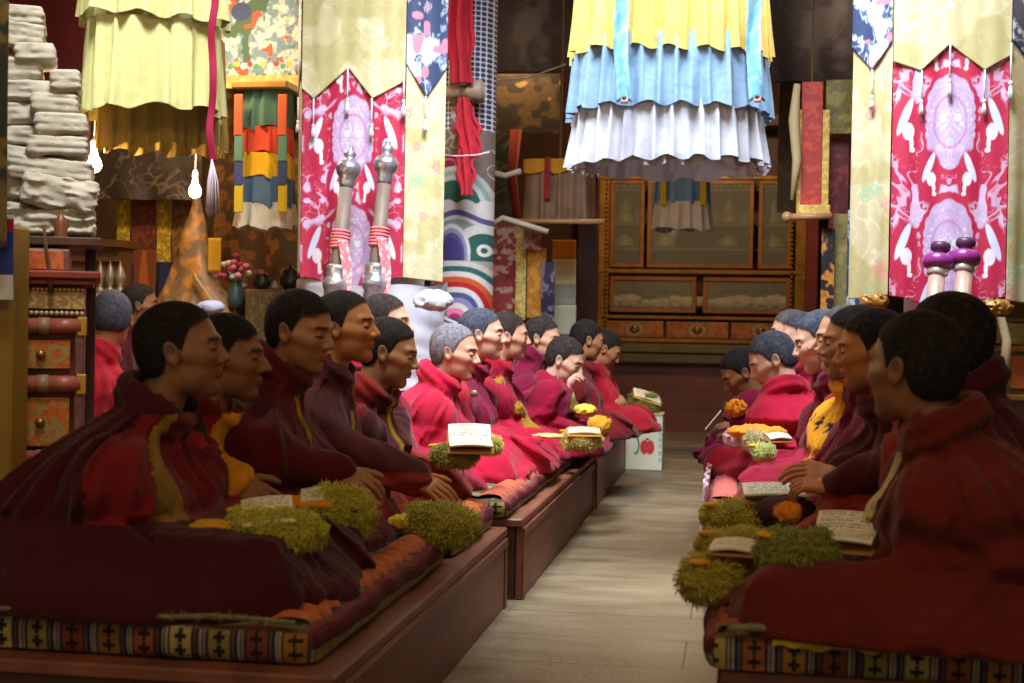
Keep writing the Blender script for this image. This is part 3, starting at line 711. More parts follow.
# ================================================================ patterns (pigment only)
def mix(C, c, m): return lerp(C, lin(c) if not isinstance(c, np.ndarray) else c, np.clip(m, 0, 1)[:, None])
def flat(n, c): return np.tile(lin(c), (n, 1))
def ring_(d, w, e=.004): return sstep(w+e, w, abs(d))
def scrolls(u, v, sc_, seed, th=.10):
    a = fbm(u*sc_+.6*np.sin(v*sc_*1.3), v*sc_+.6*np.cos(u*sc_*1.1), 0, seed, 2)
    return sstep(th, th*.4, abs(a-.5)*4)
def damask(u, v, base=(164, 26, 62), fg=(184, 156, 186), seed=0, W_=.52):
    """u centred on 0 metres; mirrored figured silk: ogee medallions, birds and leaf scrolls"""
    C = flat(len(u), base); a = abs(u); T = .62; vv = ((v % T)-T/2)
    C = mix(C, fg, scrolls(a*1.2, vv+.31, 15, seed, .20)*.9); C = mix(C, (216, 120, 150), scrolls(a+.2, vv+.1, 26, seed+8, .12)*.6); C = mix(C, (190, 176, 210), sstep(.64, .66, vnoise(a*22, vv*22, 0, seed+3))*.8)
    r = np.sqrt((u/.125)**2+(vv/.205)**2); an = np.arctan2(vv, u)
    sc_ = 1+.06*abs(np.sin(9*an))-.10*np.cos(2*an)
    m = sstep(1.16, 1.10, r/sc_); C = mix(C, base, m)
    m = sstep(1.02, .98, r/sc_); C = mix(C, (170, 150, 186), m)
    ins = scrolls(a*1.5, vv+.2, 30, seed+2, .13)*m; C = mix(C, (204, 190, 208), ins*.9)
    C = mix(C, (168, 110, 158), ring_(r-.62, .04)*m*.7); C = mix(C, (176, 130, 176), ring_(r-.86, .02)*m*.7)
    for k in range(3): C = mix(C, ((168, 178, 214), (196, 214, 206), (212, 170, 190))[k], sstep(.022, .016, np.sqrt((a-(.0, .035, .05)[k])**2+(vv-(.1, -.02, .13)[k])**2))*.8)
    for (bx, bz, s_) in ((.085, .285, 1.), (.20, .05, 1.25)):
        for off in (0, T, -T):
            x = (a-bx)/s_; z = (vv-bz+off)/s_
            b = sstep(1.05, .95, np.sqrt((x/.022)**2+(z/.034)**2))
            t = sstep(1.05, .9, np.sqrt(((x-.035-z*.35)/.017)**2+((z+.06)/.075)**2))
            n = sstep(1.1, .9, np.sqrt(((x+.012)/.008)**2+((z-.045)/.026)**2))+sstep(1.1, .9, np.sqrt(((x+.015)/.011)**2+((z-.073)/.010)**2))
            C = mix(C, base, sstep(1.5, 1.2, np.sqrt(((x-.01)/.045)**2+((z+.01)/.10)**2)))
            C = mix(C, (190, 196, 222), t); C = mix(C, (210, 198, 210), np.clip(b+n, 0, 1))
    return C
def cream(u, v, seed=0, base=(184, 176, 142)):
    C = flat(len(u), base); a = abs(u)
    C = mix(C, (204, 198, 168), scrolls(u, v, 14, seed, .16)*.8)
    C = mix(C, (160, 150, 92), sstep(.5, .62, fbm(u*8, v*8, 0, seed+3, 2))*.6)
    for k in range(26):
        r_ = np.random.default_rng(seed*31+k); cu, cv = r_.uniform(-.3, .3), r_.uniform(-.2, 2.); R_0 = r_.uniform(.025, .045)
        d = np.sqrt((u-cu)**2+(v-cv)**2); an = np.arctan2(v-cv, u-cu); R0 = R_0*(1+.16*np.cos(6*an))
        c = [(206, 110, 116), (120, 180, 150), (206, 130, 130)][k % 3]
        m = sstep(R0, R0*.88, d)*(.5+.5*np.cos(d*520/1.6)); C = mix(C, c, m*.95)
    return C
def navy(u, v, seed=0, base=(48, 62, 96)):
    C = flat(len(u), base); C = mix(C, (176, 186, 200), sstep(.53, .56, fbm(u*11, v*11, 0, seed, 3)))
    C = mix(C, (150, 165, 190), ring_(fbm(u*11, v*11, 0, seed, 3)-.5, .012)); 
    C = mix(C, (190, 120, 140), sstep(.72, .75, vnoise(u*16, v*16, 0, seed+5)))
    return C
def darkbroc(u, v, seed=0, base=(52, 44, 40), fg=(104, 92, 76), s_=13):
    C = flat(len(u), base); C = mix(C, fg, scrolls(u, v, s_, seed, .16)*.8); C = mix(C, tuple(int(x*.7+40) for x in base), sstep(.55, .7, fbm(u*5, v*5, 0, seed+1))*.5)
    return C
def floral(u, v, base, c1, c2, seed=0, s_=14):
    C = flat(len(u), base); C = mix(C, c1, sstep(.50, .62, fbm(u*s_*1.9, v*s_*1.9, 0, seed, 2))); C = mix(C, c2, scrolls(u, v, s_*2.1, seed+4, .18)*.55); return C
def matside(s_, t):
    """striped woven end of the seat mats; s_ metres along, t 0..1 height"""
    p = .092; k = np.floor(s_/p); q = s_/p-k; n = len(s_)
    pal = [(134, 122, 62), (142, 82, 44), (120, 58, 42), (166, 150, 86), (150, 104, 40)]
    C = flat(n, (60, 30, 30)); body = (q > .22) & (q < .78)
    for i, c in enumerate(pal): C[body & ((k.astype(int)*7 % 5) == i)] = lin(c)
    C[(q < .05)] = lin((150, 140, 128)); C[(q >= .05) & (q < .10)] = lin((70, 66, 84)); C[(q >= .10) & (q < .15)] = lin((156, 146, 130)); C[(q > .94)] = lin((40, 30, 40)); C[(q > .85) & (q < .90)] = lin((86, 76, 90))
    for tc in (.3, .7):
        x = (q-.5)*p; y = (t-tc)*.085
        m = ((abs(x) < .0045) & (abs(y) < .015)) | ((abs(y) < .0045) & (abs(x) < .015)) ; C[m & body] = lin((34, 22, 26))
    C *= (.64+.26*vnoise(s_*260, t*30, 0, 4))[:, None]
    return C
def mataisle(s_, t):
    p = .05; k = np.floor(s_/p); q = s_/p-k; C = flat(len(s_), (104, 34, 40)); yel = (t < .45)
    C[yel & (q < .5)] = lin((160, 140, 60)); C[yel & (q >= .5)] = lin((150, 146, 128)); C[yel & (q > .9)] = lin((60, 50, 70))
    C[(t > .42) & (t < .5)] = lin((60, 44, 60)); C[(t >= .62) & (q > .6)] = lin((92, 30, 52))
    C *= (.64+.26*vnoise(s_*260, t*30, 0, 4))[:, None]
    return C
def rugtop(x, y):
    C = flat(len(x), (104, 108, 78)); p = .11; qx = (x/p) % 1; qy = (y/p) % 1
    C[(qx < .12) | (qy < .08)] = lin((36, 42, 50)); C[(qx > .2) & (qx < .28)] = lin((140, 130, 90)); C[(qy > .5) & (qy < .58)] = lin((150, 140, 96))
    C[(qy > .75) & (qx > .5)] = lin((120, 72, 44)); return C

# ================================================================ the hall
def nodes_floor():
    m = mat('worn_stone_boards', (150, 140, 120), rough=.42, bump=0, var=0); nt = m.node_tree
    b = [n for n in nt.nodes if n.type == 'BSDF_PRINCIPLED'][0]; tc = nd(nt, 'ShaderNodeTexCoord')
    br = nd(nt, 'ShaderNodeTexBrick'); br.offset = .37; br.inputs['Scale'].default_value = 1
    br.inputs['Brick Width'].default_value = 1.35; br.inputs['Row Height'].default_value = .42; br.inputs['Mortar Size'].default_value = .0035; br.inputs['Mortar Smooth'].default_value = .2
    br.inputs['Color1'].default_value = (*L(126, 114, 92), 1); br.inputs['Color2'].default_value = (*L(118, 107, 86), 1); br.inputs['Mortar'].default_value = (*L(92, 80, 64), 1)
    nt.links.new(tc.outputs['Object'], br.inputs[0])
    n1 = nd(nt, 'ShaderNodeTexNoise'); n1.inputs['Scale'].default_value = 2.2; n1.inputs['Detail'].default_value = 8; n1.inputs['Roughness'].default_value = .65
    mp = nd(nt, 'ShaderNodeMapping'); mp.inputs['Scale'].default_value = (1, 2.6, 1); nt.links.new(tc.outputs['Object'], mp.inputs[0]); nt.links.new(mp.outputs[0], n1.inputs['Vector'])
    cr = nd(nt, 'ShaderNodeValToRGB'); cr.color_ramp.elements[0].position = .32; cr.color_ramp.elements[0].color = (.55, .52, .48, 1); cr.color_ramp.elements[1].position = .66; cr.color_ramp.elements[1].color = (1.22, 1.2, 1.2, 1)
    nt.links.new(n1.outputs[0], cr.inputs[0])
    mx = nd(nt, 'ShaderNodeMix', data_type='RGBA', blend_type='MULTIPLY'); mx.inputs[0].default_value = 1; nt.links.new(br.outputs[0], mx.inputs[6]); nt.links.new(cr.outputs[0], mx.inputs[7])
    nt.links.new(mx.outputs[2], b.inputs['Base Color'])
    n2 = nd(nt, 'ShaderNodeTexNoise'); n2.inputs['Scale'].default_value = 60; n2.inputs['Detail'].default_value = 5; nt.links.new(tc.outputs['Object'], n2.inputs['Vector'])
    mr = nd(nt, 'ShaderNodeMapRange'); mr.inputs[3].default_value = .30; mr.inputs[4].default_value = .62; nt.links.new(n1.outputs[0], mr.inputs[0]); nt.links.new(mr.outputs[0], b.inputs['Roughness'])
    ad = nd(nt, 'ShaderNodeMath', operation='MULTIPLY_ADD'); ad.inputs[1].default_value = -1.6; nt.links.new(br.outputs['Fac'], ad.inputs[0]); nt.links.new(n2.outputs[0], ad.inputs[2])
    bp = nd(nt, 'ShaderNodeBump'); bp.inputs['Distance'].default_value = .003; nt.links.new(ad.outputs[0], bp.inputs['Height']); nt.links.new(bp.outputs[0], b.inputs['Normal'])
    return m
def st(o): o['kind'] = 'structure'; return o
WX0, WX1, WY = -6.2, 4.2, 16.6
st(MB().box((WX0, 1.2, -.06), (WX1, WY, 0)).build('floor', nodes_floor()))
plast = mat('smoked_plaster', (74, 50, 34), rough=.85, bump=.003, bscale=12, var=.3, vscale=2.5)
st(MB().box((WX0, WY, 0), (WX1, WY+.15, 4.9)).build('wall_back', plast))
st(MB().box((WX0-.15, 1.2, 0), (WX0, WY+.15, 4.9)).build('wall_left', mat('red_plaster', (96, 30, 26), rough=.85, bump=.003, bscale=12, var=.25, vscale=2.5)))
st(MB().box((WX1, 1.2, 0), (WX1+.15, WY+.15, 4.9)).build('wall_right', plast))
SKX0, SKX1, SKY0, SKY1, CEIL = -2.0, 1.0, 4.6, 6.6, 4.75
cm = MB()
for a, b in (((WX0, 1.2), (WX1, SKY0)), ((WX0, SKY1), (WX1, WY)), ((WX0, SKY0), (SKX0, SKY1)), ((SKX1, SKY0), (WX1, SKY1))): cm.box((*a, CEIL), (*b, CEIL+.15))
st(cm.build('ceiling', mat('painted_boards', (52, 24, 20), rough=.7, bump=.002, bscale=20, var=.3)))
# partition with altar behind the left row
st(MB().box((WX0, 10.9, 0), (-2.75, 11.05, 4.75)).build('wall_partition', mat('ochre_plaster', (104, 82, 48), rough=.85, bump=.003, bscale=10, var=.3, vscale=3)))
wood_red = mat('worn_red_wood', (112, 64, 46), rough=.5, bump=.0015, bscale=30, var=.3, vscale=10, stretch=(1, .25, 1), bump2=.002, b2scale=5)
wood_dk = mat('dark_wood', (74, 40, 26), rough=.5, bump=.001, bscale=40, var=.25, vscale=10, stretch=(1, 1, .3))

# ---------------------------------------------------------------- low benches
def bench(x0, x1, y0, y1, h, side, label):
    t = thing('low_bench', ((x0+x1)/2, (y0+y1)/2, 0), label, 'bench', 'low wooden seating benches'); e = x1 if side > 0 else x0; q = -side
    MB().box((x0, y0, h-.035), (x1, y1, h), .006).build('seat_board', wood_red, t)
    MB().box((e, y0+.02, .0), (e+q*.03, y1-.02, h-.036), .004).build('front_panel', wood_red, t)
    for yy in (y0+.02, y1-.05): MB().box((min(x0, x1)+.05, yy, 0), (max(x0, x1)-.034, yy+.03, h-.037), .003).build('end_panel', wood_dk, t)
    f = MB()
    f.box((e+q*-.006, y0+.02, 0), (e+q*.0-.0, y0+.07, h-.04), .002).box((e+q*-.006, y1-.07, 0), (e, y1-.02, h-.04), .002).box((e+q*-.008, y0+.02, h-.075), (e, y1-.02, h-.04), .002)
    f.build('edge_frame', wood_red, t)
bench(-2.2, -.885, 3.12, 5.62, .315, 1, 'near low red brown wooden bench on the left side of the aisle')
bench(-1.84, -.84, 5.72, 8.68, .335, 1, 'middle low bench left of the aisle, in the bright daylight patch')
bench(-1.52, -.83, 8.74, 11.1, .325, 1, 'far low bench left of the aisle, ending at the printed carton')
bench(-.02, 1.35, 3.40, 5.9, .315, -1, 'near low wooden bench under the right row of monks')
bench(-.07, .98, 6.0, 10.2, .315, -1, 'far low wooden bench under the right row of monks')
bench(-4.0, -2.5, 5.4, 9.4, .398, 1, 'low bench of the second row, behind the orange cabinet')

# ---------------------------------------------------------------- seat mats
def seat_mat(x_e, x_b, y0, y1, side, label, zb, h=.085, frill=(150, 84, 44), res=.0035, ncol=None, yellow=False):
    """x_e aisle edge, x_b wall edge"""
    t = thing('seat_mat', ((x_e+x_b)/2, (y0+y1)/2, zb), label, 'mat', 'striped woven seat mats')
    rc_ = .045; sg = side; pts = []
    # perimeter: wall end of the near face -> near corner -> aisle edge -> far corner -> wall
    def seg(a, b, st_):
        n = max(2, int(np.linalg.norm(np.array(b)-a)/st_)); return [np.array(a)*(1-i/n)+np.array(b)*i/n for i in range(n)]
    c1 = np.array([x_e-sg*rc_, y0+rc_]); c2 = np.array([x_e-sg*rc_, y1-rc_])
    pts += seg((x_b, y0), (x_e-sg*rc_, y0), res)
    pts += [c1+rc_*np.array([sg*math.sin(a), -math.cos(a)]) for a in np.linspace(0, PI/2, 16)]
    pts += seg((x_e, y0+rc_), (x_e, y1-rc_), res*1.6)
    pts += [c2+rc_*np.array([sg*math.cos(a), math.sin(a)]) for a in np.linspace(0, PI/2, 10)]
    pts += seg((x_e-sg*rc_, y1), (x_b, y1), .02)+[np.array((x_b, y1))]
    pts = np.array(pts); T = np.gradient(pts, axis=0); T /= np.linalg.norm(T, axis=1, keepdims=True)+1e-9
    N = np.stack([T[:,1]*sg, -T[:,0]*sg], 1); S_ = np.concatenate([[0], np.cumsum(np.linalg.norm(np.diff(pts, axis=0), axis=1))])
    wv = .006*np.sin(S_*9)+.004*np.sin(S_*23+1); n = len(pts); rows = []; cols = []
    prof = [(-.012, 0), (0., .05), (.008, .2), (.012, .4), (.013, .6), (.011, .78), (.004, .92), (-.006, 1.0), (-.03, 1.05), (-.10, 1.04), (-.3, 1.04)]
    for o_, z in prof:
        xy = pts+N*(o_+wv[:, None]*(z > .05)); rows.append(np.concatenate([xy, np.full((n, 1), zb+z*h)+(.004*np.sin(S_*31))[:, None]*(z > .9)], 1))
        tt = np.full(n, min(z, 1.)); end = (abs(N[:,1]) > .7)
        C = matside(S_, tt) if z <= .9 else flat(n, (96, 70, 48))
        C2 = mataisle(S_, tt) if z <= .9 else flat(n, (110, 46, 44))
        C = np.where(end[:, None], C, C2)
        if z > 1.03: C = rugtop(xy[:,0], xy[:,1])
        cols.append(C)
    # finer rows on the side
    R0 = np.array(rows); C0 = np.array(cols); zi = np.array([p[1] for p in prof]); ks = np.linspace(0, .9, 30); R1 = []; C1 = []
    for z in ks:
        i = min(np.searchsorted(zi, z, side='right')-1, len(zi)-2); f_ = (z-zi[i])/(zi[i+1]-zi[i]); R1.append(R0[i]*(1-f_)+R0[i+1]*f_)
        tt = np.full(n, z); C1.append(np.where((abs(N[:,1]) > .7)[:, None], matside(S_, tt), mataisle(S_, tt)))
    R1 = np.concatenate([np.array(R1), R0[6:]]); C1 = np.concatenate([np.array(C1), C0[6:]])
    nr = len(R1); i = (np.arange(nr-1)[:, None]*n+np.arange(n-1)[None]).ravel()
    mk('mattress', R1.reshape(-1, 3), np.stack([i, i+1, i+n+1, i+n], 1), PAINT(), t, C=C1.reshape(-1, 3))
    zt = zb+h*1.04
    grid('rug_top', 60, int((y1-y0)/.012), lambda u, v: np.stack([x_e-sg*.12+(x_b-x_e+sg*.12)*u, y0+.04+(y1-y0-.08)*v, zt+.006+.004*np.sin(v*40+u*9)+.003*np.sin(u*30)], 1),
         lambda u, v: rugtop((x_b-x_e)*u, (y1-y0)*v), PAINT(), t)
    # gathered border along the aisle side
    m_ = int((y1-y0)/.006)
    def fr(u, v):
        y = y0+.03+(y1-y0-.06)*v; fo = .5+.5*np.sin(y*2*PI/.085+np.sin(y*7)); x = x_e-sg*(.012+.11*u+.014*fo*(1-u))
        return np.stack([x, y, zt+.010+.016*np.sin(PI*np.clip(u, 0, 1))*(.3+.9*fo)-.018*(u < .02)], 1)
    grid('frilled_border', 12, m_, fr, None, cloth('frill_%d' % frill[0], frill, var=.2), t)
    return t
seat_mat(-.955, -2.15, 3.20, 4.72, 1, 'nearest striped seat mat on the left bench with a rust coloured frilled border', .318, frill=(176, 92, 46), res=.0028)
seat_mat(-.945, -2.15, 4.80, 5.60, 1, 'second striped seat mat on the near left bench, its rolled end showing', .318, frill=(176, 92, 46), res=.006)
seat_mat(-.905, -1.82, 5.70, 8.66, 1, 'long seat mat with purple and white edging on the middle left bench', .338, h=.07, frill=(170, 84, 60), res=.006)
seat_mat(-.89, -1.50, 8.76, 11.0, 1, 'far seat mat on the left bench by the printed carton', .328, h=.07, frill=(160, 70, 60), res=.008)
seat_mat(-.045, 1.30, 3.37, 5.88, -1, 'nearest striped seat mat on the right bench with a fringed sheepskin edge', .318, frill=(140, 66, 44), res=.0028)
seat_mat(-.10, .96, 6.0, 10.1, -1, 'far seat mat on the right bench draped in pink and white cloth', .318, frill=(186, 90, 84), res=.008)
# yellow cloth and fleece edging on the near right mat
def edge_cloth(name, x0, x1, z0, z1, y, c, label, cat):
    o = grid(name, 90, 10, lambda u, v: np.stack([x0+(x1-x0)*u, y-.004+.004*np.sin(u*40)+v*0, z0+(z1-z0)*v+.004*np.sin(u*23)*(1-v)+.003*np.sin(u*51)], 1), None, cloth(name, c, var=.2), None, thick=.008)
    return tag(o, label, cat)
edge_cloth('yellow_cloth', .10, .58, .385, .412, 3.352, (176, 148, 30), 'yellow cloth strip folded over the front edge of the right mat', 'cloth')
def fleece(name, pts, r, c, label, n=900, cat='fleece'):
    rr = np.random.default_rng(5); V = []; Fc = []; k = 0
    t = thing(name, pts[0], label, cat)
    MB().tube(pts, r, 8).build('hide', cloth('hide', c), t)
    pts = np.array(pts)
    for _ in range(n):
        u = rr.random()*(len(pts)-1); i = int(u); p = pts[i]*(1-u+i)+pts[i+1]*(u-i); d = rr.normal(size=3); d[1] -= .6; d /= np.linalg.norm(d)
        q = p+d*r*.8; e = q+d*.009+rr.normal(size=3)*.003; s_ = np.cross(d, rr.normal(size=3)); s_ = s_/np.linalg.norm(s_)*.002
        V += [q-s_, q+s_, e]; Fc.append((k, k+1, k+2)); k += 3
    mk('wool', np.array(V), Fc, cloth('wool_tuft', c, var=.25), t)
fleece('fleece_edging', [(x, 3.352+.003*math.sin(x*30), .425+.003*math.sin(x*22)) for x in np.linspace(.0, 1.0, 40)], .009, (120, 112, 84), 'greyish fleece edging along the near edge of the right mat')
fleece('fleece_edging', [(x, 3.186+.003*math.sin(x*30), .423+.004*math.sin(x*15)) for x in np.linspace(-2.0, -1.0, 40)], .006, (100, 78, 50), 'thin frayed fleece edging along the near edge of the left mat')
# ================================================================ hangings, pillars, far cabinet
def pleats(name, c, rx, ry, zt, zb, n, amp, m, parent, flare=1.06, p=2.6, seed=0, hem=.012, thick=.004, col=None, nz=16, res=9, zslope=0., rot=0.):
    cx, cy = c; nu = n*res
    a = np.linspace(0, 2*PI, nu, endpoint=False); S_ = np.sign
    ca, sa = np.cos(a), np.sin(a); rr = (abs(ca)**p+abs(sa)**p)**(-1/p)
    bx, by = rx*rr*ca, ry*rr*sa
    ph = a*n+1.3*np.sin(a*3+seed)+.7*np.sin(a*7+2*seed); f = 1.5-2.6*np.abs(np.cos(ph*.5))**.7*1.0+.35*np.sin(1.7*ph+1)
    nn = np.sqrt((ca/rx)**2+(sa/ry)**2); nx_, ny_ = ca/rx/nn, sa/ry/nn
    V = []
    for k in range(nz):
        t = k/(nz-1); s_ = 1+(flare-1)*t; d = amp*f*(.35+.65*t)+amp*.5*np.sin(ph*.5+t*2+seed)*t
        z = zt+(zb-zt)*t-(hem*np.sin(ph*.5+seed)+hem*.7*np.sin(a*2+seed)+hem*f*.25)*t+zslope*sa*t
        V.append(np.stack([cx+bx*s_+nx_*d, cy+by*s_+ny_*d, z], 1))
    V = np.concatenate(V); i = []
    if rot: cr, sr = math.cos(rot), math.sin(rot); dx, dy = V[:,0]-cx, V[:,1]-cy; V[:,0] = cx+dx*cr-dy*sr; V[:,1] = cy+dx*sr+dy*cr
    for k in range(nz-1):
        j = np.arange(nu); j2 = (j+1) % nu; i.append(np.stack([k*nu+j, (k+1)*nu+j, (k+1)*nu+j2, k*nu+j2], 1))
    return mk(name, V, [np.concatenate(i)], m, parent)
def tassel(p, ln, r, c, parent, name='tassel'):
    b = MB(); b.tube([p, (p[0], p[1], p[2]-ln*.7)], r*.45, 6); b.ball((p[0], p[1], p[2]-ln*.7), (r, r, r*1.2), 8, 5)
    for k in range(7):
        a = k*2*PI/7; b.tube([(p[0], p[1], p[2]-ln*.7), (p[0]+r*.8*math.cos(a), p[1]+r*.8*math.sin(a), p[2]-ln*.85), (p[0]+r*.9*math.cos(a), p[1]+r*.9*math.sin(a), p[2]-ln)], r*.35, 5)
    return b.build(name, cloth('tassel_%d_%d' % c[:2], c), parent, smooth=True)
def sheetpath(name, path, zt, zbf, colf, parent, nu=90, nv=200, fold=.006, fseed=0, thick=.004, m=None):
    """cloth hung along a horizontal path [(x,y)...]; zbf(u) gives the hem height; colf(s metres, drop metres)"""
    P2 = np.array(path, float); sl = np.concatenate([[0], np.cumsum(np.linalg.norm(np.diff(P2, axis=0), axis=1))]); Ls = sl[-1]
    def pos(u, v):
        s_ = u*Ls; x = np.interp(s_, sl, P2[:,0]); y = np.interp(s_, sl, P2[:,1]); zb = zbf(u); z = zt+(zb-zt)*v
        d = fold*(np.sin(s_*26+fseed+1.2*np.sin(z*1.3))+.5*np.sin(s_*61+fseed*2))*(.4+.6*v)
        dx = P2[-1,0]-P2[0,0]; dy = P2[-1,1]-P2[0,1]; q = math.hypot(dx, dy)
        return np.stack([x+dy/q*d, y-dx/q*d, z], 1)
    def col(u, v):
        zb = zbf(u); return colf((u-.5)*Ls, -(zt+(zb-zt)*v))
    return grid(name, nu, nv, pos, col, m or SILK(), parent, thick=thick)
ZT = 3.9
def pillar_dress(A, B, Cc, D, zpink, label, valz, seed, side_cream_z, mirror=1):
    """A-B the front face, B-Cc right flank, D-A left flank"""
    t = thing('brocade_banner', ((A[0]+B[0])/2, A[1], 1.0), label, 'banner', 'brocade banners dressing the pillars')
    mid = (A[0]+B[0])/2
    sheetpath('front_panel', [A, B], ZT, lambda u: zpink+0*u+.03*np.cos(u*PI*2), lambda s_, d: damask(s_*1.0, d, seed=seed), t, 190, 460, fold=.005, fseed=seed)
    sheetpath('flank_panel', [(B[0]+.003, B[1]+.004), Cc], ZT, lambda u: side_cream_z-.02*u, lambda s_, d: cream(s_, d+2.2, seed+1), t, 70, 380, fold=.005, fseed=seed+1)
    sheetpath('flank_panel', [D, (A[0]-.003, A[1]+.004)], ZT, lambda u: side_cream_z+.02*u, lambda s_, d: cream(s_, d+2.2, seed+2), t, 70, 380, fold=.005, fseed=seed+2)
    zz, zp, us = valz   # peak height, point height, where the points and the peak sit
    zig = lambda u: np.interp(u, [0, us[0], us[1], us[2], 1], [zp+.35*(zz-zp), zp, zz, zp, zp+.55*(zz-zp)])
    e = .016
    sheetpath('valance', [(A[0]-.004, A[1]-e), (B[0]+.004, B[1]-e)], ZT, zig, lambda s_, d: cream(s_, d+2.0, seed+3, (188, 180, 140)), t, 120, 160, fold=.004, fseed=seed+3)
    pz = lambda u: zp+.02+(zz-zp)*np.abs(u*2-1)
    for (p, q) in (((B[0]+.008, B[1]-.010), (Cc[0]+.010, Cc[1]-.012)), ((D[0]-.010, D[1]-.012), (A[0]-.008, A[1]-.010))):
        sheetpath('flank_valance', [p, q], ZT, pz, lambda s_, d: navy(s_, d, seed+4), t, 60, 160, fold=.003, fseed=seed+4)
        mx_ = ((p[0]+q[0])/2, (p[1]+q[1])/2-.02)
        tassel((mx_[0], mx_[1], zp+.02), .20, .010, (214, 206, 206), t)
    for u in (us[0], us[2]): tassel((A[0]+(B[0]-A[0])*u, A[1]-e-.012, zp), .22, .010, (220, 208, 214), t)
    tassel((A[0]+(B[0]-A[0])*us[1], A[1]-e-.012, zz), .26, .010, (224, 210, 216), t)
    tassel((B[0], B[1]-e-.016, zz), .28, .011, (206, 218, 210), t)
white_p = mat('white_painted_post', (206, 204, 206), rough=.6, bump=.001, bscale=30, var=.06)
YL, YR = 7.8, 7.3
st(MB().box((P(310, 100, YL).x, YL+.1, 0), (P(405, 100, YL).x, YL+.6, CEIL), .02).build('pillar_left', white_p))
st(MB().box((P(905, 100, YR).x+.08, YR+.1, 0), (P(1000, 100, YR).x, YR+.6, CEIL), .02).build('pillar_right', white_p))
a_ = P(303, 100, YL); b_ = P(405, 100, YL)
zr = lambda py, Y, px=365: P(px, py, Y).z
pillar_dress((a_.x, YL), (b_.x, YL), (b_.x+.20, YL+.15), (a_.x-.07, YL+.16), zr(283, YL), 'pink and cream brocade banner wrapped round the left white pillar', (zr(68, YL), zr(99, YL), (.12, .45, .69)), 1, zr(277, YL))
a_ = P(893, 100, YR); b_ = P(1009, 100, YR)
pillar_dress((a_.x, YR), (b_.x, YR), (b_.x+.25, YR+.16), (a_.x-.18, YR+.16), zr(303, YR, 950), 'pink peacock brocade banner with cream sides on the right pillar', (zr(45, YR, 950), zr(71, YR, 950), (.24, .48, .78)), 5, zr(300, YR, 950))

# white wrapping at the foot of the left pillar
def wrap(name, c, rx, ry, zt, zb, label, seed=0, tilt=.0):
    n = 120; nz = 40; V = []
    for k in range(nz):
        t = k/(nz-1); z = zt+(zb-zt)*t
        for j in range(n):
            a = 2*PI*j/n; q = 1+.03*(1-abs(2*float(vnoise(a*1.6+z*1.5, z*16+a*.8, 0, 3))-1))+.008*math.sin(a*9+z*8)
            ca, sa = math.cos(a), math.sin(a); rr = (abs(ca)**3+abs(sa)**3)**(-1/3)
            V.append((c[0]+rx*rr*ca*q, c[1]+ry*rr*sa*q, z+.02*math.sin(a*2+seed)+.015*math.sin(5*a)))
    i = [np.stack([k*n+np.arange(n), k*n+(np.arange(n)+1) % n, (k+1)*n+(np.arange(n)+1) % n, (k+1)*n+np.arange(n)], 1)[:, ::-1] for k in range(nz-1)]
    o = mk(name, V, [np.concatenate(i)], cloth('white_satin', (176, 178, 190), rough=.4, spec=.6)); return tag(o, label, 'cloth')
wrap('white_silk_wrap', ((P(310, 100, YL).x+P(405, 100, YL).x)/2+.02, YL+.33), .42, .34, zr(283, YL), .75, 'white satin wrapped in folds round the foot of the left pillar')
def crumple(name, c, r, m, label=None, cat=None, parent=None, amp=.3, fr=9, h=.012, seed=0, group=None, flatb=None):
    c = np.array(c); r = np.array(r, float)
    def f(X, Y, Z):
        d = ell(X, Y, Z, c, r); q = vnoise((X-c[0])*fr/r.max()*.3, (Y-c[1])*fr/r.max()*.3, (Z-c[2])*fr/r.max()*.3, seed); q2 = vnoise((X-c[0])*fr/r.max()*.8, (Y-c[1])*fr/r.max()*.8, (Z-c[2])*fr/r.max()*.8, seed+3)
        d = d-amp*r.min()*((1-abs(2*q-1))-.5)-amp*.45*r.min()*((1-abs(2*q2-1))-.5)
        return d if flatb is None else smax(d, flatb-Z, .005)
    V, Fc = snets(f, c-r*1.5, c+r*1.5, h); o = mk(name, V, [Fc], m, parent)
    if label: tag(o, label, cat, group)
    return o
satin = cloth('white_satin', (176, 178, 190))
crumple('silk_knot', P(433, 301, 7.35), (.10, .06, .055), satin, 'silvery white knot of silk beside the left pillar', 'cloth', amp=.35, fr=6, h=.008)
for k, (x0, y0, x1, y1) in enumerate(((436, 312, 505, 322), (436, 322, 500, 332))):
    a, b = P(x0, y0, 8.1), P(x1, y1, 8.5)
    o = grid('white_swag', 60, 16, lambda u, v: np.stack([a.x+(b.x-a.x)*u, a.y+(b.y-a.y)*u+.03*np.sin(v*PI)+.01*np.sin(v*19+u*4), a.z+(b.z-a.z)*u-.05*np.sin(u*PI)-.075*v], 1), None, satin, None, thick=.004)
    tag(o, ('upper' if k == 0 else 'lower')+' white silk swag stretched behind the grey haired monk', 'cloth', None)

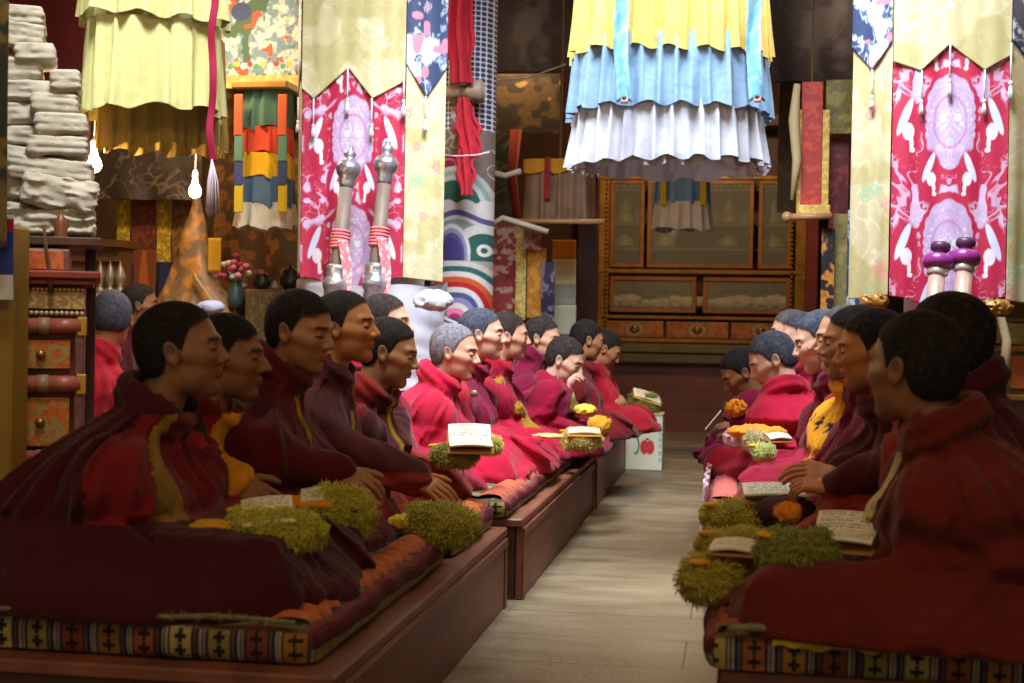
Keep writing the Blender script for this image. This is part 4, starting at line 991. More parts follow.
# long horns resting upright against the pillars
def horn(top, bot, label, kind, grp):
    top = np.array(top); bot = np.array(bot); ax = top-bot; Ln = np.linalg.norm(ax)
    M = Vector(ax).to_track_quat('Z', 'Y').to_matrix().to_4x4(); M.translation = Vector(bot)
    t = thing('ceremonial_horn', bot, label, 'horn', grp); ft = bot-ax*((bot[2]-.002)/ax[2])
    MB().tube([bot+ax*.01, bot*.6+ft*.4, bot*.2+ft*.8, ft], [.044, .052, .066, .10], 24).build('bell', mat('dark_copper', (112, 74, 54), rough=.4, metal=.5, var=.2), t, True)
    if kind == 'silver':
        tube_m = mat('horn_cloth', (104, 88, 78), rough=.6, bump=.001, bscale=60, var=.2); sil = mat('chased_silver', (150, 148, 156), rough=.36, metal=.7, bump=.004, bscale=55, var=.2)
        MB().lathe([(.042, 0), (.040, Ln*.4), (.036, Ln*.78)], 28, M).build('tube', tube_m, t, True)
        MB().lathe([(.036, Ln*.76), (.040, Ln*.775), (.046, Ln*.79), (.044, Ln*.82), (.058, Ln*.835), (.068, Ln*.86), (.069, Ln*.885), (.056, Ln*.91), (.032, Ln*.92), (.026, Ln*.94), (.036, Ln*.955), (.030, Ln*.97), (.016, Ln*.985), (.018, Ln), (.001, Ln)], 32, M).build('finial', sil, t, True)
        MB().lathe([(.050, Ln*.10), (.058, Ln*.11), (.054, Ln*.17), (.064, Ln*.185), (.072, Ln*.21), (.064, Ln*.235), (.053, Ln*.25), (.058, Ln*.29), (.062, Ln*.31), (.046, Ln*.32)], 32, M).build('silver_collar', sil, t, True)
        pk = cloth('coral_brocade', (204, 110, 116), var=.35, vscale=40)
        b = MB()
        for q in range(6): 
            z = Ln*(.42+.018*q); b.lathe([(.044, z-.008), (.053, z-.004), (.054, z+.004), (.044, z+.010)], 24, M)
        b.build('ribbon_wrap', pk, t, True)
        p0 = bot+ax*.46; 
        grid('ribbon', 10, 60, lambda u, v: np.stack([p0[0]+.055+.05*u-.05+.02*np.sin(v*5)+.03*v*1, p0[1]-.060-.015*np.sin(v*9+u*3), p0[2]-.62*v+0*u], 1),
             lambda u, v: floral(u*.08, v*.6, (206, 112, 120), (222, 200, 206), (130, 130, 150), 3, 40), SILK(), t, thick=.003)
    else:
        pu = mat('purple_enamel', (128, 44, 118), rough=.3, bump=.0006, bscale=60, var=.15); dk = mat('dark_purple', (74, 40, 70), rough=.4, var=.15); sil = mat('pale_tin', (196, 188, 184), rough=.35, metal=.5, bump=.001, bscale=60)
        MB().lathe([(.042, 0), (.040, Ln*.80)], 28, M).build('tube', mat('pinkish_tin', (190, 158, 148), rough=.4, metal=.4, var=.1), t, True)
        z = Ln; MB().lathe([(.042, z-.165), (.050, z-.16), (.050, z-.135), (.044, z-.13), (.047, z-.12)], 32, M).build('collar', sil, t, True)
        MB().lathe([(.050, z-.128), (.070, z-.122), (.076, z-.10), (.075, z-.078), (.060, z-.065), (.040, z-.062)], 32, M).build('band', pu, t, True)
        MB().lathe([(.030, z-.066), (.032, z-.045), (.036, z-.042), (.046, z-.035), (.048, z-.015), (.042, z-.002), (.020, z), (.001, z)], 32, M).build('cap', dk, t, True)
G_h = 'tall horns leaning on the pillars'
horn(P(351, 147, 7.6), P(331, 322, 7.45), 'silver topped horn with coral wrapping, the leftmost of the two horns', 'silver', G_h)
horn(P(388, 142, 7.6), P(371, 322, 7.45), 'silver topped horn with long coral ribbon, nearer the cream banner flank', 'silver', G_h)
horn(P(941, 243, 7.1), P(926, 372, 6.95), 'purple banded horn nearer the aisle at the right pillar', 'purple', G_h)
horn(P(966, 239, 7.1), P(957, 372, 6.95), 'purple banded horn farther from the aisle at the right pillar', 'purple', G_h)
# striped red tassel at the banner corner
o = MB()
tp = P(326, 262, 7.6)
for k in range(7): o.lathe([(.012, -.02-.016*k), (.024, -.013-.016*k), (.012, -.006-.016*k)], 12, Matrix.Translation(tp))
o.tube([tp, tp+Vector((0, 0, -.17))], .010, 8)
tag(o.build('beaded_tassel', cloth('crimson_cord', (140, 22, 44)), None, True), 'dark crimson beaded tassel hanging beside the left silver horn', 'tassel')

# ---------------------------------------------------------------- hanging pleated canopies
def silkm(n, c, **k): return mat('silk_'+n, c, rough=.42, bump=.0008, bscale=120, var=.06, vscale=14, spec=.5, bump2=.004, b2scale=18, **k)
t = thing('hanging_canopy', (-.285, 6.5, 1.84), 'large tiered canopy of yellow, light blue and white silk hanging above the aisle', 'canopy')
cx, cy = -.315, 6.5
pleats('white_tier', (cx, cy), .41, .36, zr(95, 6.1, 670), zr(158, 6.1, 670), 44, .019, silkm('white', (196, 200, 216)), t, seed=1, p=3.2)
pleats('white_lining', (cx, cy), .37, .33, zr(95, 6.1, 670), zr(158, 6.1, 670)-.01, 26, .012, silkm('greywhite', (170, 164, 168)), t, seed=5, p=3.2)
pleats('blue_tier', (cx, cy), .42, .37, zr(28, 6.1, 670), zr(104, 6.1, 670), 40, .018, silkm('blue', (128, 160, 192)), t, seed=2, p=3.2)
pleats('yellow_tier', (cx, cy), .415, .37, zr(-60, 6.1, 670), zr(46, 6.1, 670), 38, .018, silkm('yellow', (212, 178, 96)), t, seed=3, p=3.2)
MB().lathe([(.30, 0), (.40, .0), (.40, .5), (.05, .62)], 24, Matrix.Translation((cx, cy, zr(-60, 6.1, 670)))).build('frame_drum', cloth('drum', (150, 40, 40)), t, True)
MB().tube([(cx, cy, zr(-60, 6.1, 670)+.5), (cx, cy, CEIL)], .01, 6).build('cord', cloth('cord', (90, 70, 50)), t)
for px in (625, 757):
    q = P(px, 0, 6.07); zb_ = zr(100, 6.07, 670)
    grid('blue_streamer', 10, 60, lambda u, v: np.stack([q.x-.032+.062*u+.012*np.sin(v*7), q.y-.03+.012*np.sin(v*9+u*4), q.z+.45-(q.z+.45-zb_+.03*np.abs(u-.5))*v], 1),
         lambda u, v: floral(u*.07, v*.8, (110, 176, 206), (150, 200, 224), (176, 190, 214), 6, 22), SILK(), t, thick=.003)
    grid('pink_streamer_end', 6, 12, lambda u, v: np.stack([q.x-.006+.03*u, q.y-.036+.006*np.sin(v*5), zb_+.09-.11*v], 1), None, cloth('salmon', (226, 160, 150)), t, thick=.002)
t = thing('hanging_canopy', (-2.17, 5.6, 1.9), 'pale yellow pleated silk canopy hanging above the orange cabinet', 'canopy')
cx, cy = -2.25, 5.25; yl = silkm('paleyellow', (204, 202, 140))
pleats('lower_tier', (cx, cy), .245, .24, zr(14, 5.0, 150), zr(106, 5.0, 150), 20, .016, yl, t, seed=1, p=3.6, flare=1.04, rot=R_(23))
pleats('upper_tier', (cx, cy), .258, .26, zr(-60, 5.0, 150), zr(12, 5.0, 150), 20, .016, yl, t, seed=4, p=3.6, rot=R_(23))
pleats('gold_lining', (cx-.01, cy+.12), .23, .16, zr(20, 5.0, 150), zr(152, 5.4, 150), 20, .012, silkm('oldgold', (150, 122, 50)), t, seed=7, p=3.6, flare=1.02, rot=R_(23))
MB().box((cx-.2, cy-.2, zr(-60, 5, 150)-.02), (cx+.2, cy+.2, zr(-60, 5, 150)+.02)).tube([(cx, cy, zr(-60, 5, 150)), (cx, cy, CEIL)], .01, 6).build('frame_board', wood_dk, t)
t = thing('hanging_tassel', P(213, 60, 5.15), 'crimson cord with a white silk tassel hanging beside the pale yellow canopy', 'tassel')
a = P(214, -20, 5.0); b = P(212, 162, 5.0)
grid('ribbon', 6, 60, lambda u, v: np.stack([a.x-.013+.026*u+.006*np.sin(v*14), a.y+.006*np.sin(v*20)+0*u, a.z+(b.z-a.z)*v], 1), None, cloth('crimson_ribbon', (156, 26, 66)), t, thick=.006)
b2 = MB()
for k in range(16):
    an = k*2.4; r_ = .005+.008*(k % 3); b2.tube([(b.x, b.y, b.z+.01), (b.x+r_*math.cos(an), b.y+r_*math.sin(an), b.z-.07), (b.x+1.4*r_*math.cos(an), b.y+1.4*r_*math.sin(an), b.z-.19+.01*math.sin(k*5))], .003, 5)
b2.build('tassel', cloth('white_thread', (206, 190, 206)), t, True)

# five coloured banner
t = thing('five_coloured_banner', P(262, 226, 8.5), 'narrow pleated banner in green, red, yellow, blue and white bands', 'banner')
cB = P(262, 100, 8.5); rows_ = [(88, 128, (70, 104, 84)), (128, 154, (206, 70, 40)), (154, 178, (222, 168, 24)), (178, 204, (78, 104, 124)), (204, 227, (206, 196, 170))]
for i_, (y0, y1, c) in enumerate(rows_):
    pleats(('green', 'red', 'yellow', 'blue', 'white')[i_]+'_band', (cB.x, 8.6), .155+.006*i_, .12, P(262, y0, 8.5).z+.01, P(262, y1, 8.5).z, 12, .010, cloth('band%d' % i_, c), t, seed=i_, p=3.5, flare=1.05)
for px in (238, 282):
    for i_, (y0, y1, c) in enumerate(rows_[:4]):
        q0, q1 = P(px, y0+6, 8.42), P(px, y1+8, 8.42); cc = [(206, 96, 60), (100, 140, 110), (70, 78, 120), (214, 180, 40)][i_]
        MB().box((q0.x-.028, 8.428, q1.z), (q0.x+.028, 8.44, q0.z), .003).build('side_tab', cloth('tab%d' % i_, cc), t)
MB().box((cB.x-.18, 8.44, P(262, 82, 8.5).z), (cB.x+.18, 8.75, P(262, 90, 8.5).z), .01).build('top_board', mat('gold_trim', (150, 112, 50), rough=.5, bump=.002, bscale=60, var=.2), t)

# ---------------------------------------------------------------- carpet pillar
def arches(s_, z0):
    """s_ metres across (0 centre), z0 metres of height above the bottom"""
    n = len(s_); W2 = .21; C = flat(n, (112, 96, 92)); z = z0
    # grey scroll field above
    C = mix(C, (168, 160, 158), scrolls(s_, z, 11, 3, .13))
    C = mix(C, (76, 88, 84), scrolls(s_+.3, z, 8, 6, .06))
    hc = (z > 1.25); hx = np.sin(s_*95)*np.sin(z*95); C = np.where(hc[:, None] & (abs(s_) > .05)[:, None], mix(flat(n, (50, 58, 84)), (196, 196, 206), (abs(hx) < .28)*1.), C)
    for cx_, cz, r in ((-.06, 1.02, .09), (.09, 1.12, .06)):
        d = np.sqrt((s_-cx_)**2+((z-cz)*1.5)**2); C = mix(C, (122, 24, 54), sstep(r, r-.006, d)); C = mix(C, (170, 100, 110), ring_(d-r*.6, .008)); 
    def bands(C, d, m, cols, w):
        for i, c in enumerate(cols):
            C = mix(C, c, m*sstep(i*w-.003, i*w+.003, d)*1.)
        return C
    def dome(cx_, zb, r, sx=1.): return r-np.maximum(np.sqrt(((s_-cx_)/sx)**2+np.maximum(z-zb, 0)**2), 0)
    # green dome
    d = dome(-.02, .74, .27, .95); m = (d > 0)*(z > .70)
    C = bands(C, d, m*1., [(170, 166, 164), (120, 150, 146), (170, 170, 170), (34, 84, 74)], .03)
    m2 = sstep(.0, .01, .775+.025*abs(np.sin((s_)*26))-z)*(z > .66); C = mix(C, (186, 180, 180), m2)
    # wavy violet band
    wv = .68+.03*np.cos(s_*15); C = mix(C, (74, 72, 112), ring_(z-wv, .018)); C = mix(C, (180, 174, 176), ring_(z-wv+.03, .012))
    m = (z < wv-.04)*1.; C = mix(C, (120, 130, 126), m)
    d = dome(.17, .44, .20); C = bands(C, d, m*(d > 0), [(180, 176, 174), (36, 82, 74)], .06); C = mix(C, (196, 190, 186), m*ring_(np.sqrt((s_-.17)**2+(z-.47)**2)-.03, .009))
    d = np.minimum(dome(-.03, .44, .20, .62), .2); C = bands(C, d, m*(d > 0), [(182, 176, 176), (118, 118, 150), (70, 62, 110), (52, 44, 96)], .03)
    # rainbow at the foot
    d = .41-np.sqrt((s_*1.05)**2+(np.maximum(z, 0)*1.0)**2); m = (z < .40)*1.; C = mix(C, (150, 140, 134), m)
    d = .40-(np.abs(s_*1.25)**2.6+np.maximum(z, 0)**2.6)**(1/2.6)
    C = bands(C, d, m*(d > 0), [(176, 170, 168), (40, 84, 84), (190, 184, 180), (178, 78, 34), (160, 30, 34), (190, 184, 184), (70, 74, 120), (120, 120, 156), (196, 188, 190), (204, 120, 150), (176, 26, 84)], .034)
    C = mix(C, (60, 68, 100), (z < .035)*1.)
    return C*(.88+.24*vnoise(s_*300, z*300, 0, 2))[:, None]
cl = P(422, 322, 9.0); cr_ = P(486, 322, 9.0); zc0 = cl.z
pm = ((cl.x+cr_.x)/2); pr_ = (cr_.x-cl.x)/2
st(MB().lathe([(.17, 0), (.17, CEIL)], 24, Matrix.Translation((pm, 9.24, 0))).build('pillar_middle', wood_dk, None, True))
t = thing('pillar_carpet', (pm, 9.2, zc0), 'pile carpet with rainbow arches and grey scrolls wrapped round a pillar', 'carpet')
def cpos(u, v):
    a = (u-.5)*PI*1.02; return np.stack([pm+pr_*1.0*np.sin(a), 9.24-.22*np.cos(a), zc0+(3.4-zc0)*v], 1)
grid('pile', 170, 620, cpos, lambda u, v: arches(np.sin((u-.5)*PI*1.02)*pr_, (3.4-zc0)*v), PAINT(), t, thick=.012)
MB().tube([(pm, 9.24, zc0-.02), (pm, 9.24, zc0+.0)], pr_+.005, 30).build('binding', cloth('tan_binding', (150, 124, 104)), t, True)
# red cloth tied round the roll on the carpet pillar
redc = cloth('red_scarf', (176, 34, 52), bump2=.004, b2scale=20)
t = thing('red_scarf', P(468, 92, 8.8), 'long red scarf tied over the roll and hanging down the carpeted pillar', 'scarf')
def drape(p0, p1, p2, w0, w1, w2, Y, name, n=70, par=None, fr=5):
    def pos(u, v):
        xa = np.interp(v, [0, .5, 1], [p0[0], p1[0], p2[0]]); za = np.interp(v, [0, .5, 1], [p0[1], p1[1], p2[1]]); ww = np.interp(v, [0, .5, 1], [w0, w1, w2])*(1+.12*np.sin(v*11+xa))
        A_ = np.array([list(P(x, z, Y)) for x, z in zip(xa, za)]); 
        return A_+np.stack([(u-.5)*ww, .022*np.sin(u*fr*PI+v*3+np.sin(v*5))-.03*np.sin(u*PI), 0*u], 1)
    return grid(name, 26, n, pos, None, redc, par, thick=.006)
drape((462, -30), (459, 30), (462, 84), .18, .20, .13, 8.86, 'upper_fold', par=t)
drape((463, 98), (468, 130), (472, 158), .08, .17, .12, 8.86, 'lower_fold', par=t)
drape((463, 150), (466, 172), (467, 196), .08, .13, .07, 8.84, 'tail', par=t)
t = thing('cloth_roll', P(450, 93, 8.9), 'grey brown rolled bundle held against the carpeted pillar', 'roll')
a, b = P(443, 93, 8.93), P(484, 91, 8.93)
MB().tube([a, a.lerp(b, .5), a.lerp(b, .58), a.lerp(b, .62), a.lerp(b, .75), a.lerp(b, .95), b], [.045, .042, .04, .055, .07, .075, .05], 18).build('roll', mat('dusty_hide', (132, 118, 104), rough=.6, var=.25), t, True)
tag(MB().tube([P(x, y, 8.6) for x, y in ((436, 154), (455, 156), (476, 155), (490, 152))], .004, 6).build('tied_string', cloth('white_thread', (206, 190, 206))), 'thin white cord tied round the carpeted pillar', 'cord')

# ---------------------------------------------------------------- great glazed cabinet at the back
gold = mat('gilded_wood', (146, 104, 40), rough=.4, metal=.25, bump=.003, bscale=30, var=.3, vscale=8)
amber = mat('amber_lacquered_wood', (142, 88, 38), rough=.4, bump=.001, bscale=25, var=.25, vscale=8)
YC = 15.7
t = thing('glazed_cabinet', (-.4, YC, 0), 'wide gilded wooden cabinet with glass doors and drawers against the back wall', 'cabinet')
X_ = lambda px, py=300: P(px, py, YC).x
Z_ = lambda py, px=690: P(px, py, YC).z
xa, xb = X_(596), X_(806); zt_, = (3.35,)
MB().box((xa, YC+.62, 0), (xb, YC+.68, zt_)).box((xa, YC, Z_(343)), (xa+.08, YC+.62, zt_)).box((xb-.08, YC, Z_(343)), (xb, YC+.62, zt_)).box((xa, YC, zt_), (xb, YC+.68, zt_+.12)).box((xa+.08, YC+.05, Z_(343)), (xb-.08, YC+.62, Z_(318))).build('carcass', wood_dk, t)
f = MB()
for px in (603, 800): f.box((X_(px)-.06, YC-.05, Z_(343)), (X_(px)+.06, YC+.02, zt_), .01)
for py, hh_ in ((272, .05), (318, .04), (341, .05), (178, .05)): f.box((xa, YC-.06, Z_(py)-hh_/2), (xb, YC+.02, Z_(py)+hh_/2), .01)
f.build('gilded_frame', gold, t)
for px in (606, 791):   # beaded vertical mouldings
    b = MB(); 
    for k in range(46): b.ball((X_(px), YC-.065, Z_(340)+k*.05), .017, 8, 6)
    b.build('beaded_moulding', gold, t, True)
glass = mat('dusty_glass', (200, 205, 190), rough=.08, alpha=.13, var=0, spec=.8)
for (x0, x1, y0, y1) in ((609, 643, 180, 268), (646, 752, 180, 268), (757, 790, 180, 268), (610, 696, 277, 313), (703, 790, 277, 313)):
    d = MB(); a0, a1, b0, b1 = X_(x0), X_(x1), Z_(y1), Z_(y0); w_ = .045
    d.box((a0, YC-.035, b0), (a1, YC-.0, b0+w_), .004).box((a0, YC-.035, b1-w_), (a1, YC, b1), .004).box((a0, YC-.035, b0+w_), (a0+w_, YC, b1-w_), .004).box((a1-w_, YC-.035, b0+w_), (a1, YC, b1-w_), .004)
    dr = d.build('door', amber, t); MB().box((a0+w_, YC-.02, b0+w_), (a1-w_, YC-.014, b1-w_)).build('pane', glass, dr)
brass = mat('brass', (160, 120, 60), rough=.35, metal=.7, var=.2)
def drawerpat(u, v): 
    C = floral(u, v, (150, 84, 32), (170, 104, 40), (110, 52, 28), 2, 9); r = np.sqrt(u*u*.6+v*v); C = mix(C, (86, 96, 84), sstep(.1, .07, r)); C = mix(C, (176, 120, 70), ring_(r-.06, .012)); return C
for x0, x1 in ((607, 664), (667, 729), (732, 791)):
    a0, a1, b0, b1 = X_(x0), X_(x1), Z_(338), Z_(322); w2 = (a1-a0)/2; h2 = (b1-b0)/2
    dr = grid('drawer', 80, 24, lambda u, v: np.stack([a0+(a1-a0)*u, np.full_like(u, YC-.04), b0+(b1-b0)*v], 1), lambda u, v: drawerpat((u-.5)*2*w2, (v-.5)*2*h2), LACQ(), t, thick=.035, smooth=False)
    MB().tube([((a0+a1)/2-.05, YC-.045, (b0+b1)/2+.01), ((a0+a1)/2, YC-.075, (b0+b1)/2-.02), ((a0+a1)/2+.05, YC-.045, (b0+b1)/2+.01)], .009, 8).ball(((a0+a1)/2, YC-.05, (b0+b1)/2+.01), (.03, .012, .03)).build('handle', brass, dr, True)
for sz in (Z_(225), Z_(250)): MB().box((xa+.1, YC+.1, sz), (xb-.1, YC+.6, sz+.03)).build('shelf', wood_dk, t)
# stepped plinth and red base under the cabinet
t = thing('cabinet_plinth', (-.4, YC-.2, 0), 'stepped plinth with a dull red panelled base carrying the glazed cabinet', 'plinth')
MB().box((xa-.25, YC-.14, Z_(354)), (xb+.25, YC+.7, Z_(344)), .02).build('upper_step', mat('olive_lacquer', (98, 84, 44), rough=.45, bump=.001, bscale=20, var=.2), t)
MB().box((xa+.25, YC-.22, Z_(364)), (xb+.25, YC+.7, Z_(354.5)), .02).build('lower_step', mat('olive_lacquer2', (84, 74, 40), rough=.45, var=.2), t)
redw = mat('dull_red_panel', (104, 48, 26), rough=.5, bump=.001, bscale=14, var=.3, vscale=3, stretch=(.4, 1, 2))
MB().box((xa-.3, YC-.10, 0), (xb+1.2, YC+.7, Z_(364.5))).build('base_panel', redw, t)
# silk bundles and statues inside the cabinet
heap = cloth('ivory_silk', (176, 166, 140), bump2=.01, b2scale=18)
rb = np.random.default_rng(4)
for k in range(26):
    left = k < 12; px = (616+74*((k % 12)/11.)) if left else (708+78*((k-12)/13.)); hh_ = rb.uniform(.06, .12) if not left else rb.uniform(.05, .10)
    zb_ = Z_(313)+.05; q = P(px, 300, YC+.28)
    crumple('silk_bundle', (q.x, YC+.26+rb.uniform(-.05, .12), zb_+hh_*.9), (rb.uniform(.10, .15), .11, hh_), heap, 'folded ivory silk bundle behind the lower '+('left' if left else 'right')+' glass door', 'cloth', amp=.5, fr=8, h=.026, seed=k, group='silk bundles behind the lower '+('left' if left else 'right')+' glass door')
stm = mat('dull_bronze', (110, 100, 60), rough=.5, metal=.2, var=.3)
for k, px in enumerate((624, 664, 728, 773)):
    for z0, sc_ in ((Z_(250)+.04, 1.), (Z_(225)+.04, .9)):
        q = P(px, 240, YC+.35); z0 = z0
        b = MB(); b.lathe([(.14*sc_, 0), (.16*sc_, .03), (.12*sc_, .05), (.13*sc_, .09), (.07*sc_, .12), (.085*sc_, .2), (.05*sc_, .235), (.03*sc_, .25), (.045*sc_, .28), (.038*sc_, .31), (.01, .35)], 18, Matrix.Translation((q.x, YC+.35, z0)))
        tag(b.build('seated_figurine', stm, None, True), 'small dim bronze figurine on a shelf behind the cabinet glass', 'figurine', 'figurines inside the glazed cabinet')
for k in range(30):
    px = 612+k*6.1; q = P(px, 200, YC+.4); h_ = .30+.05*rb.random()
    tag(MB().box((q.x-.026, YC+.30, Z_(225)+.42), (q.x+.026, YC+.55, Z_(225)+.42+h_*.35), .008).build('wrapped_scripture', cloth('olive_book%d' % (k % 3), ((104, 98, 56), (92, 84, 52), (112, 96, 50))[k % 3])), 'cloth wrapped scripture block stacked high inside the glazed cabinet', 'book', 'wrapped scriptures inside the glazed cabinet')
MB_ = MB().box((xa+.1, YC+.1, Z_(225)+.385), (xb-.1, YC+.6, Z_(225)+.415)); 
o_ = MB_.build('shelf', wood_dk, bpy.data.objects['glazed_cabinet'])
# small blue and white banner before the cabinet
t = thing('small_banner', P(682, 230, 13), 'small blue banner with yellow borders and a white pleated skirt', 'banner'); q = P(682, 200, 13)
z1_, z2_, z3_ = P(682, 174, 13).z, P(682, 203, 13).z, P(682, 229, 13).z
pleats('blue_cloth', (q.x, 13.15), .24, .13, z1_, z2_, 12, .012, silkm('smallblue', (92, 140, 196)), t, seed=2, p=4)
pleats('white_skirt', (q.x, 13.15), .25, .14, z2_+.02, z3_, 16, .014, silkm('smallwhite', (206, 196, 186)), t, seed=3, p=4, flare=1.1)
b = MB()
for dx in (-.17, .19): b.box((q.x+dx-.028, 12.985, z2_-.02), (q.x+dx+.028, 13.0, z1_), .004)
b.box((q.x-.26, 12.98, z1_-.01), (q.x+.26, 13.3, z1_+.04), .005).build('yellow_border', cloth('bright_yellow', (206, 176, 30)), t)
MB().tube([(q.x, 13.15, z1_+.02), (q.x, 13.15, CEIL)], .008, 6).build('cord', cloth('cord', (90, 70, 50)), t)
# ================================================================ fringed hats, prayer books and other things held or lying about
def arch_hat(p, ln, ht, wd, ang, label, seed=0, tilt=0., col=(150, 146, 38), n=2200, lining=(206, 150, 30), group='fringed yellow crest hats', bend=.25, fl=.0155):
    """crescent hat lying on its side; ln along its length, thick woollen fringe"""
    t = thing('fringed_hat', p, label, 'hat', group); Rz = np.array((Matrix.Rotation(ang, 3, 'Z') @ Matrix.Rotation(tilt, 3, 'Y'))); r_ = np.random.default_rng(seed+50)
    m = 26; pts = []; rad = []
    for k in range(m):
        u = k/(m-1)*2-1; pts.append(np.array([u*ln/2, bend*ln*(u*u-.4), 0])); rad.append((1-abs(u)**3.2)**.5*.96+.04)
    V = []; nr = 18
    N_ = []
    for k in range(m):
        for j in range(nr):
            a = 2*PI*j/nr; q = rad[k]*(1+.10*math.sin(3*a+k*.4+seed)); y = math.cos(a)*wd/2*q; z = math.sin(a)*ht/2*q
            V.append(pts[k]+np.array([0, y, z])); N_.append([0, math.cos(a)/wd, math.sin(a)/ht])
    V = np.array(V); V[:, 2] = np.maximum(V[:, 2], -ht*.46)
    Fc = [(i*nr+j, i*nr+(j+1) % nr, (i+1)*nr+(j+1) % nr, (i+1)*nr+j) for i in range(m-1) for j in range(nr)]+[tuple(range(nr))[::-1], tuple((m-1)*nr+j for j in range(nr))]
    o3 = np.array(p)+np.array([0, 0, ht*.46])
    mk('felt_crest', V@Rz.T+o3, Fc, cloth('felt_%d' % (col[0]//10), tuple(int(c*.75) for c in col)), t)
    G = []; Q = []; N_ = np.array(N_)
    n = int(n*2.1); idx = r_.integers(0, len(V), n)
    for ii, k in enumerate(idx):
        b = V[k]+r_.normal(size=3)*np.array([ln/m*.6, wd*.06, ht*.06]); d = N_[k]/np.linalg.norm(N_[k])+r_.normal(size=3)*.35; d /= np.linalg.norm(d)
        L_ = fl*r_.uniform(.6, 1.25); s_ = np.cross(d, r_.normal(size=3)); s_ /= np.linalg.norm(s_); s2 = np.cross(d, s_); w_ = .0015*r_.uniform(.7, 1.3)
        b = b-d*.006; m1 = b+d*L_*.6; e = b+d*L_+np.array([0, 0, -L_*.30])
        for (c_, ww) in ((b, w_), (m1, w_*1.05), (e, w_*.55)):
            G += [c_+s_*ww, c_-s_*ww*.5+s2*ww*.87, c_-s_*ww*.5-s2*ww*.87]
        q = ii*9
        for l in (0, 3):
            for a, b2 in ((0,1),(1,2),(2,0)): Q.append((q+l+a, q+l+b2, q+l+3+b2, q+l+3+a))
        Q.append((q+6, q+7, q+8, q+8))
    G = np.array(G)@Rz.T+o3; Q = np.array([f if f[2] != f[3] else (f[0], f[1], f[2], f[2]) for f in Q])
    quads = Q[Q[:,2] != Q[:,3]]; tris = Q[Q[:,2] == Q[:,3]][:, :3]
    mk('wool_fringe', G, [quads, tris], mat('fringe_%d_%d' % (col[0], col[1]), col, rough=.9, var=.22, vscale=30, spec=.1, sheen=.3), t, smooth=False)
    # satin lining showing at one end
    q = pts[2]+np.array([0, -wd*.1, ht*.40])
    crumple('lining', (q@Rz.T)+o3, (.028, .018, .008), cloth('lining_%d' % lining[0], lining), parent=t, amp=.4, fr=7, h=.006, seed=seed)
    return t
def textlines(u, v, seed=0, rows=7):
    C = flat(len(u), (226, 218, 196)); r = (v*rows) % 1; k = np.floor(v*rows)
    ink = (r > .28) & (r < .66) & (vnoise(u*70, k*5.3, 0, seed) > .42) & (u > .07) & (u < .93) & (v > .06) & (v < .94)
    C[ink] = lin((96, 84, 74)); return C
def sheet(parent, name, c, ang, tilt, ln, wd, curl, th=.006, seed=0, roll=0., rows=7):
    Rz = np.array((Matrix.Rotation(ang, 3, 'Z') @ Matrix.Rotation(tilt, 3, 'Y') @ Matrix.Rotation(roll, 3, 'X')))
    def pos(u, v):
        q = np.stack([(u-.5)*ln, (v-.5)*wd, curl*np.sin(u*PI)+.3*curl*np.sin(v*PI)], 1); return q@Rz.T+np.array(c)
    return grid(name, 70, 40, pos, lambda u, v: textlines(u, v, seed, rows), mat('paper', attr=True, rough=.75, var=.05, vscale=20), parent, thick=th)
def book(c, ang, label, ln=.20, wd=.085, tilt=.0, roll=0., leaves=2, fold=.25, seed=0, cover=(150, 104, 40), gap=0., group=None):
    """loose leaved prayer book, opened to two leaves"""
    t = thing('prayer_book', c, label, 'book', group); c = np.array(c)
    Rz = np.array((Matrix.Rotation(ang, 3, 'Z') @ Matrix.Rotation(tilt, 3, 'Y') @ Matrix.Rotation(roll, 3, 'X')))
    if leaves == 1: sheet(t, 'page', c+[0, 0, .008], ang, tilt, ln, wd, .008, .010, seed, roll)
    else:
        for sg in (1, -1):
            o = Rz@np.array([0, sg*(wd/2+gap), .006]); M2 = roll+sg*fold
            sheet(t, 'page', c+o+[0, 0, .01], ang, tilt, ln, wd, .006, .009, seed+sg, M2)
    q = MB(); q.box((-ln/2-.006, -wd*(1 if leaves == 2 else .55)-.004, -.010), (ln/2+.006, wd*(1 if leaves == 2 else .55)+.004, -.003), .003); V = np.concatenate(q.V)@Rz.T+c
    mk('cover', V, q.F, cloth('cover_%d' % cover[0], cover), t, smooth=False)
    return t
def silkcloth(c, r, col, label, seed=0, amp=.7, h=.008, name='folded_cloth', cat='cloth', fr=10):
    return crumple(name, c, r, cloth('sat_%d_%d' % col[:2], col, bump2=.004, b2scale=25), label, cat, amp=amp, fr=fr, h=h, seed=seed)
gG = (196, 186, 52)
# left row
p = P(270, 548, 3.50); arch_hat((p.x, p.y, p.z), .26, .105, .14, -.25, 'fuzzy yellow green hat under an open prayer book before the nearest left monk', 1, n=3600, col=gG)
c = P(268, 519, 3.48); book(c, .35, 'open prayer book with two printed leaves on the nearest left fuzzy hat', .13, .07, roll=.35, tilt=-.1, seed=1)
p = P(213, 528, 3.46); silkcloth(p, (.065, .03, .018), (196, 140, 30), 'small yellow silk end lying beside the nearest left prayer book', 2, h=.006)
p = P(337, 533, 4.08); arch_hat((p.x, p.y, p.z), .22, .14, .14, -.5, 'round fuzzy yellow green hat with a small printed leaf, second on the left', 2, n=3400, col=gG)
c = P(318, 498, 4.02); book(c, .3, 'single printed prayer leaf lying on the second fuzzy hat of the left row', .10, .062, roll=.5, leaves=1, seed=3)
p = P(300, 504, 4.02); silkcloth(p, (.12, .04, .022), (212, 140, 28), 'twisted orange silk band round the second fuzzy hat of the left row', 5, h=.007)
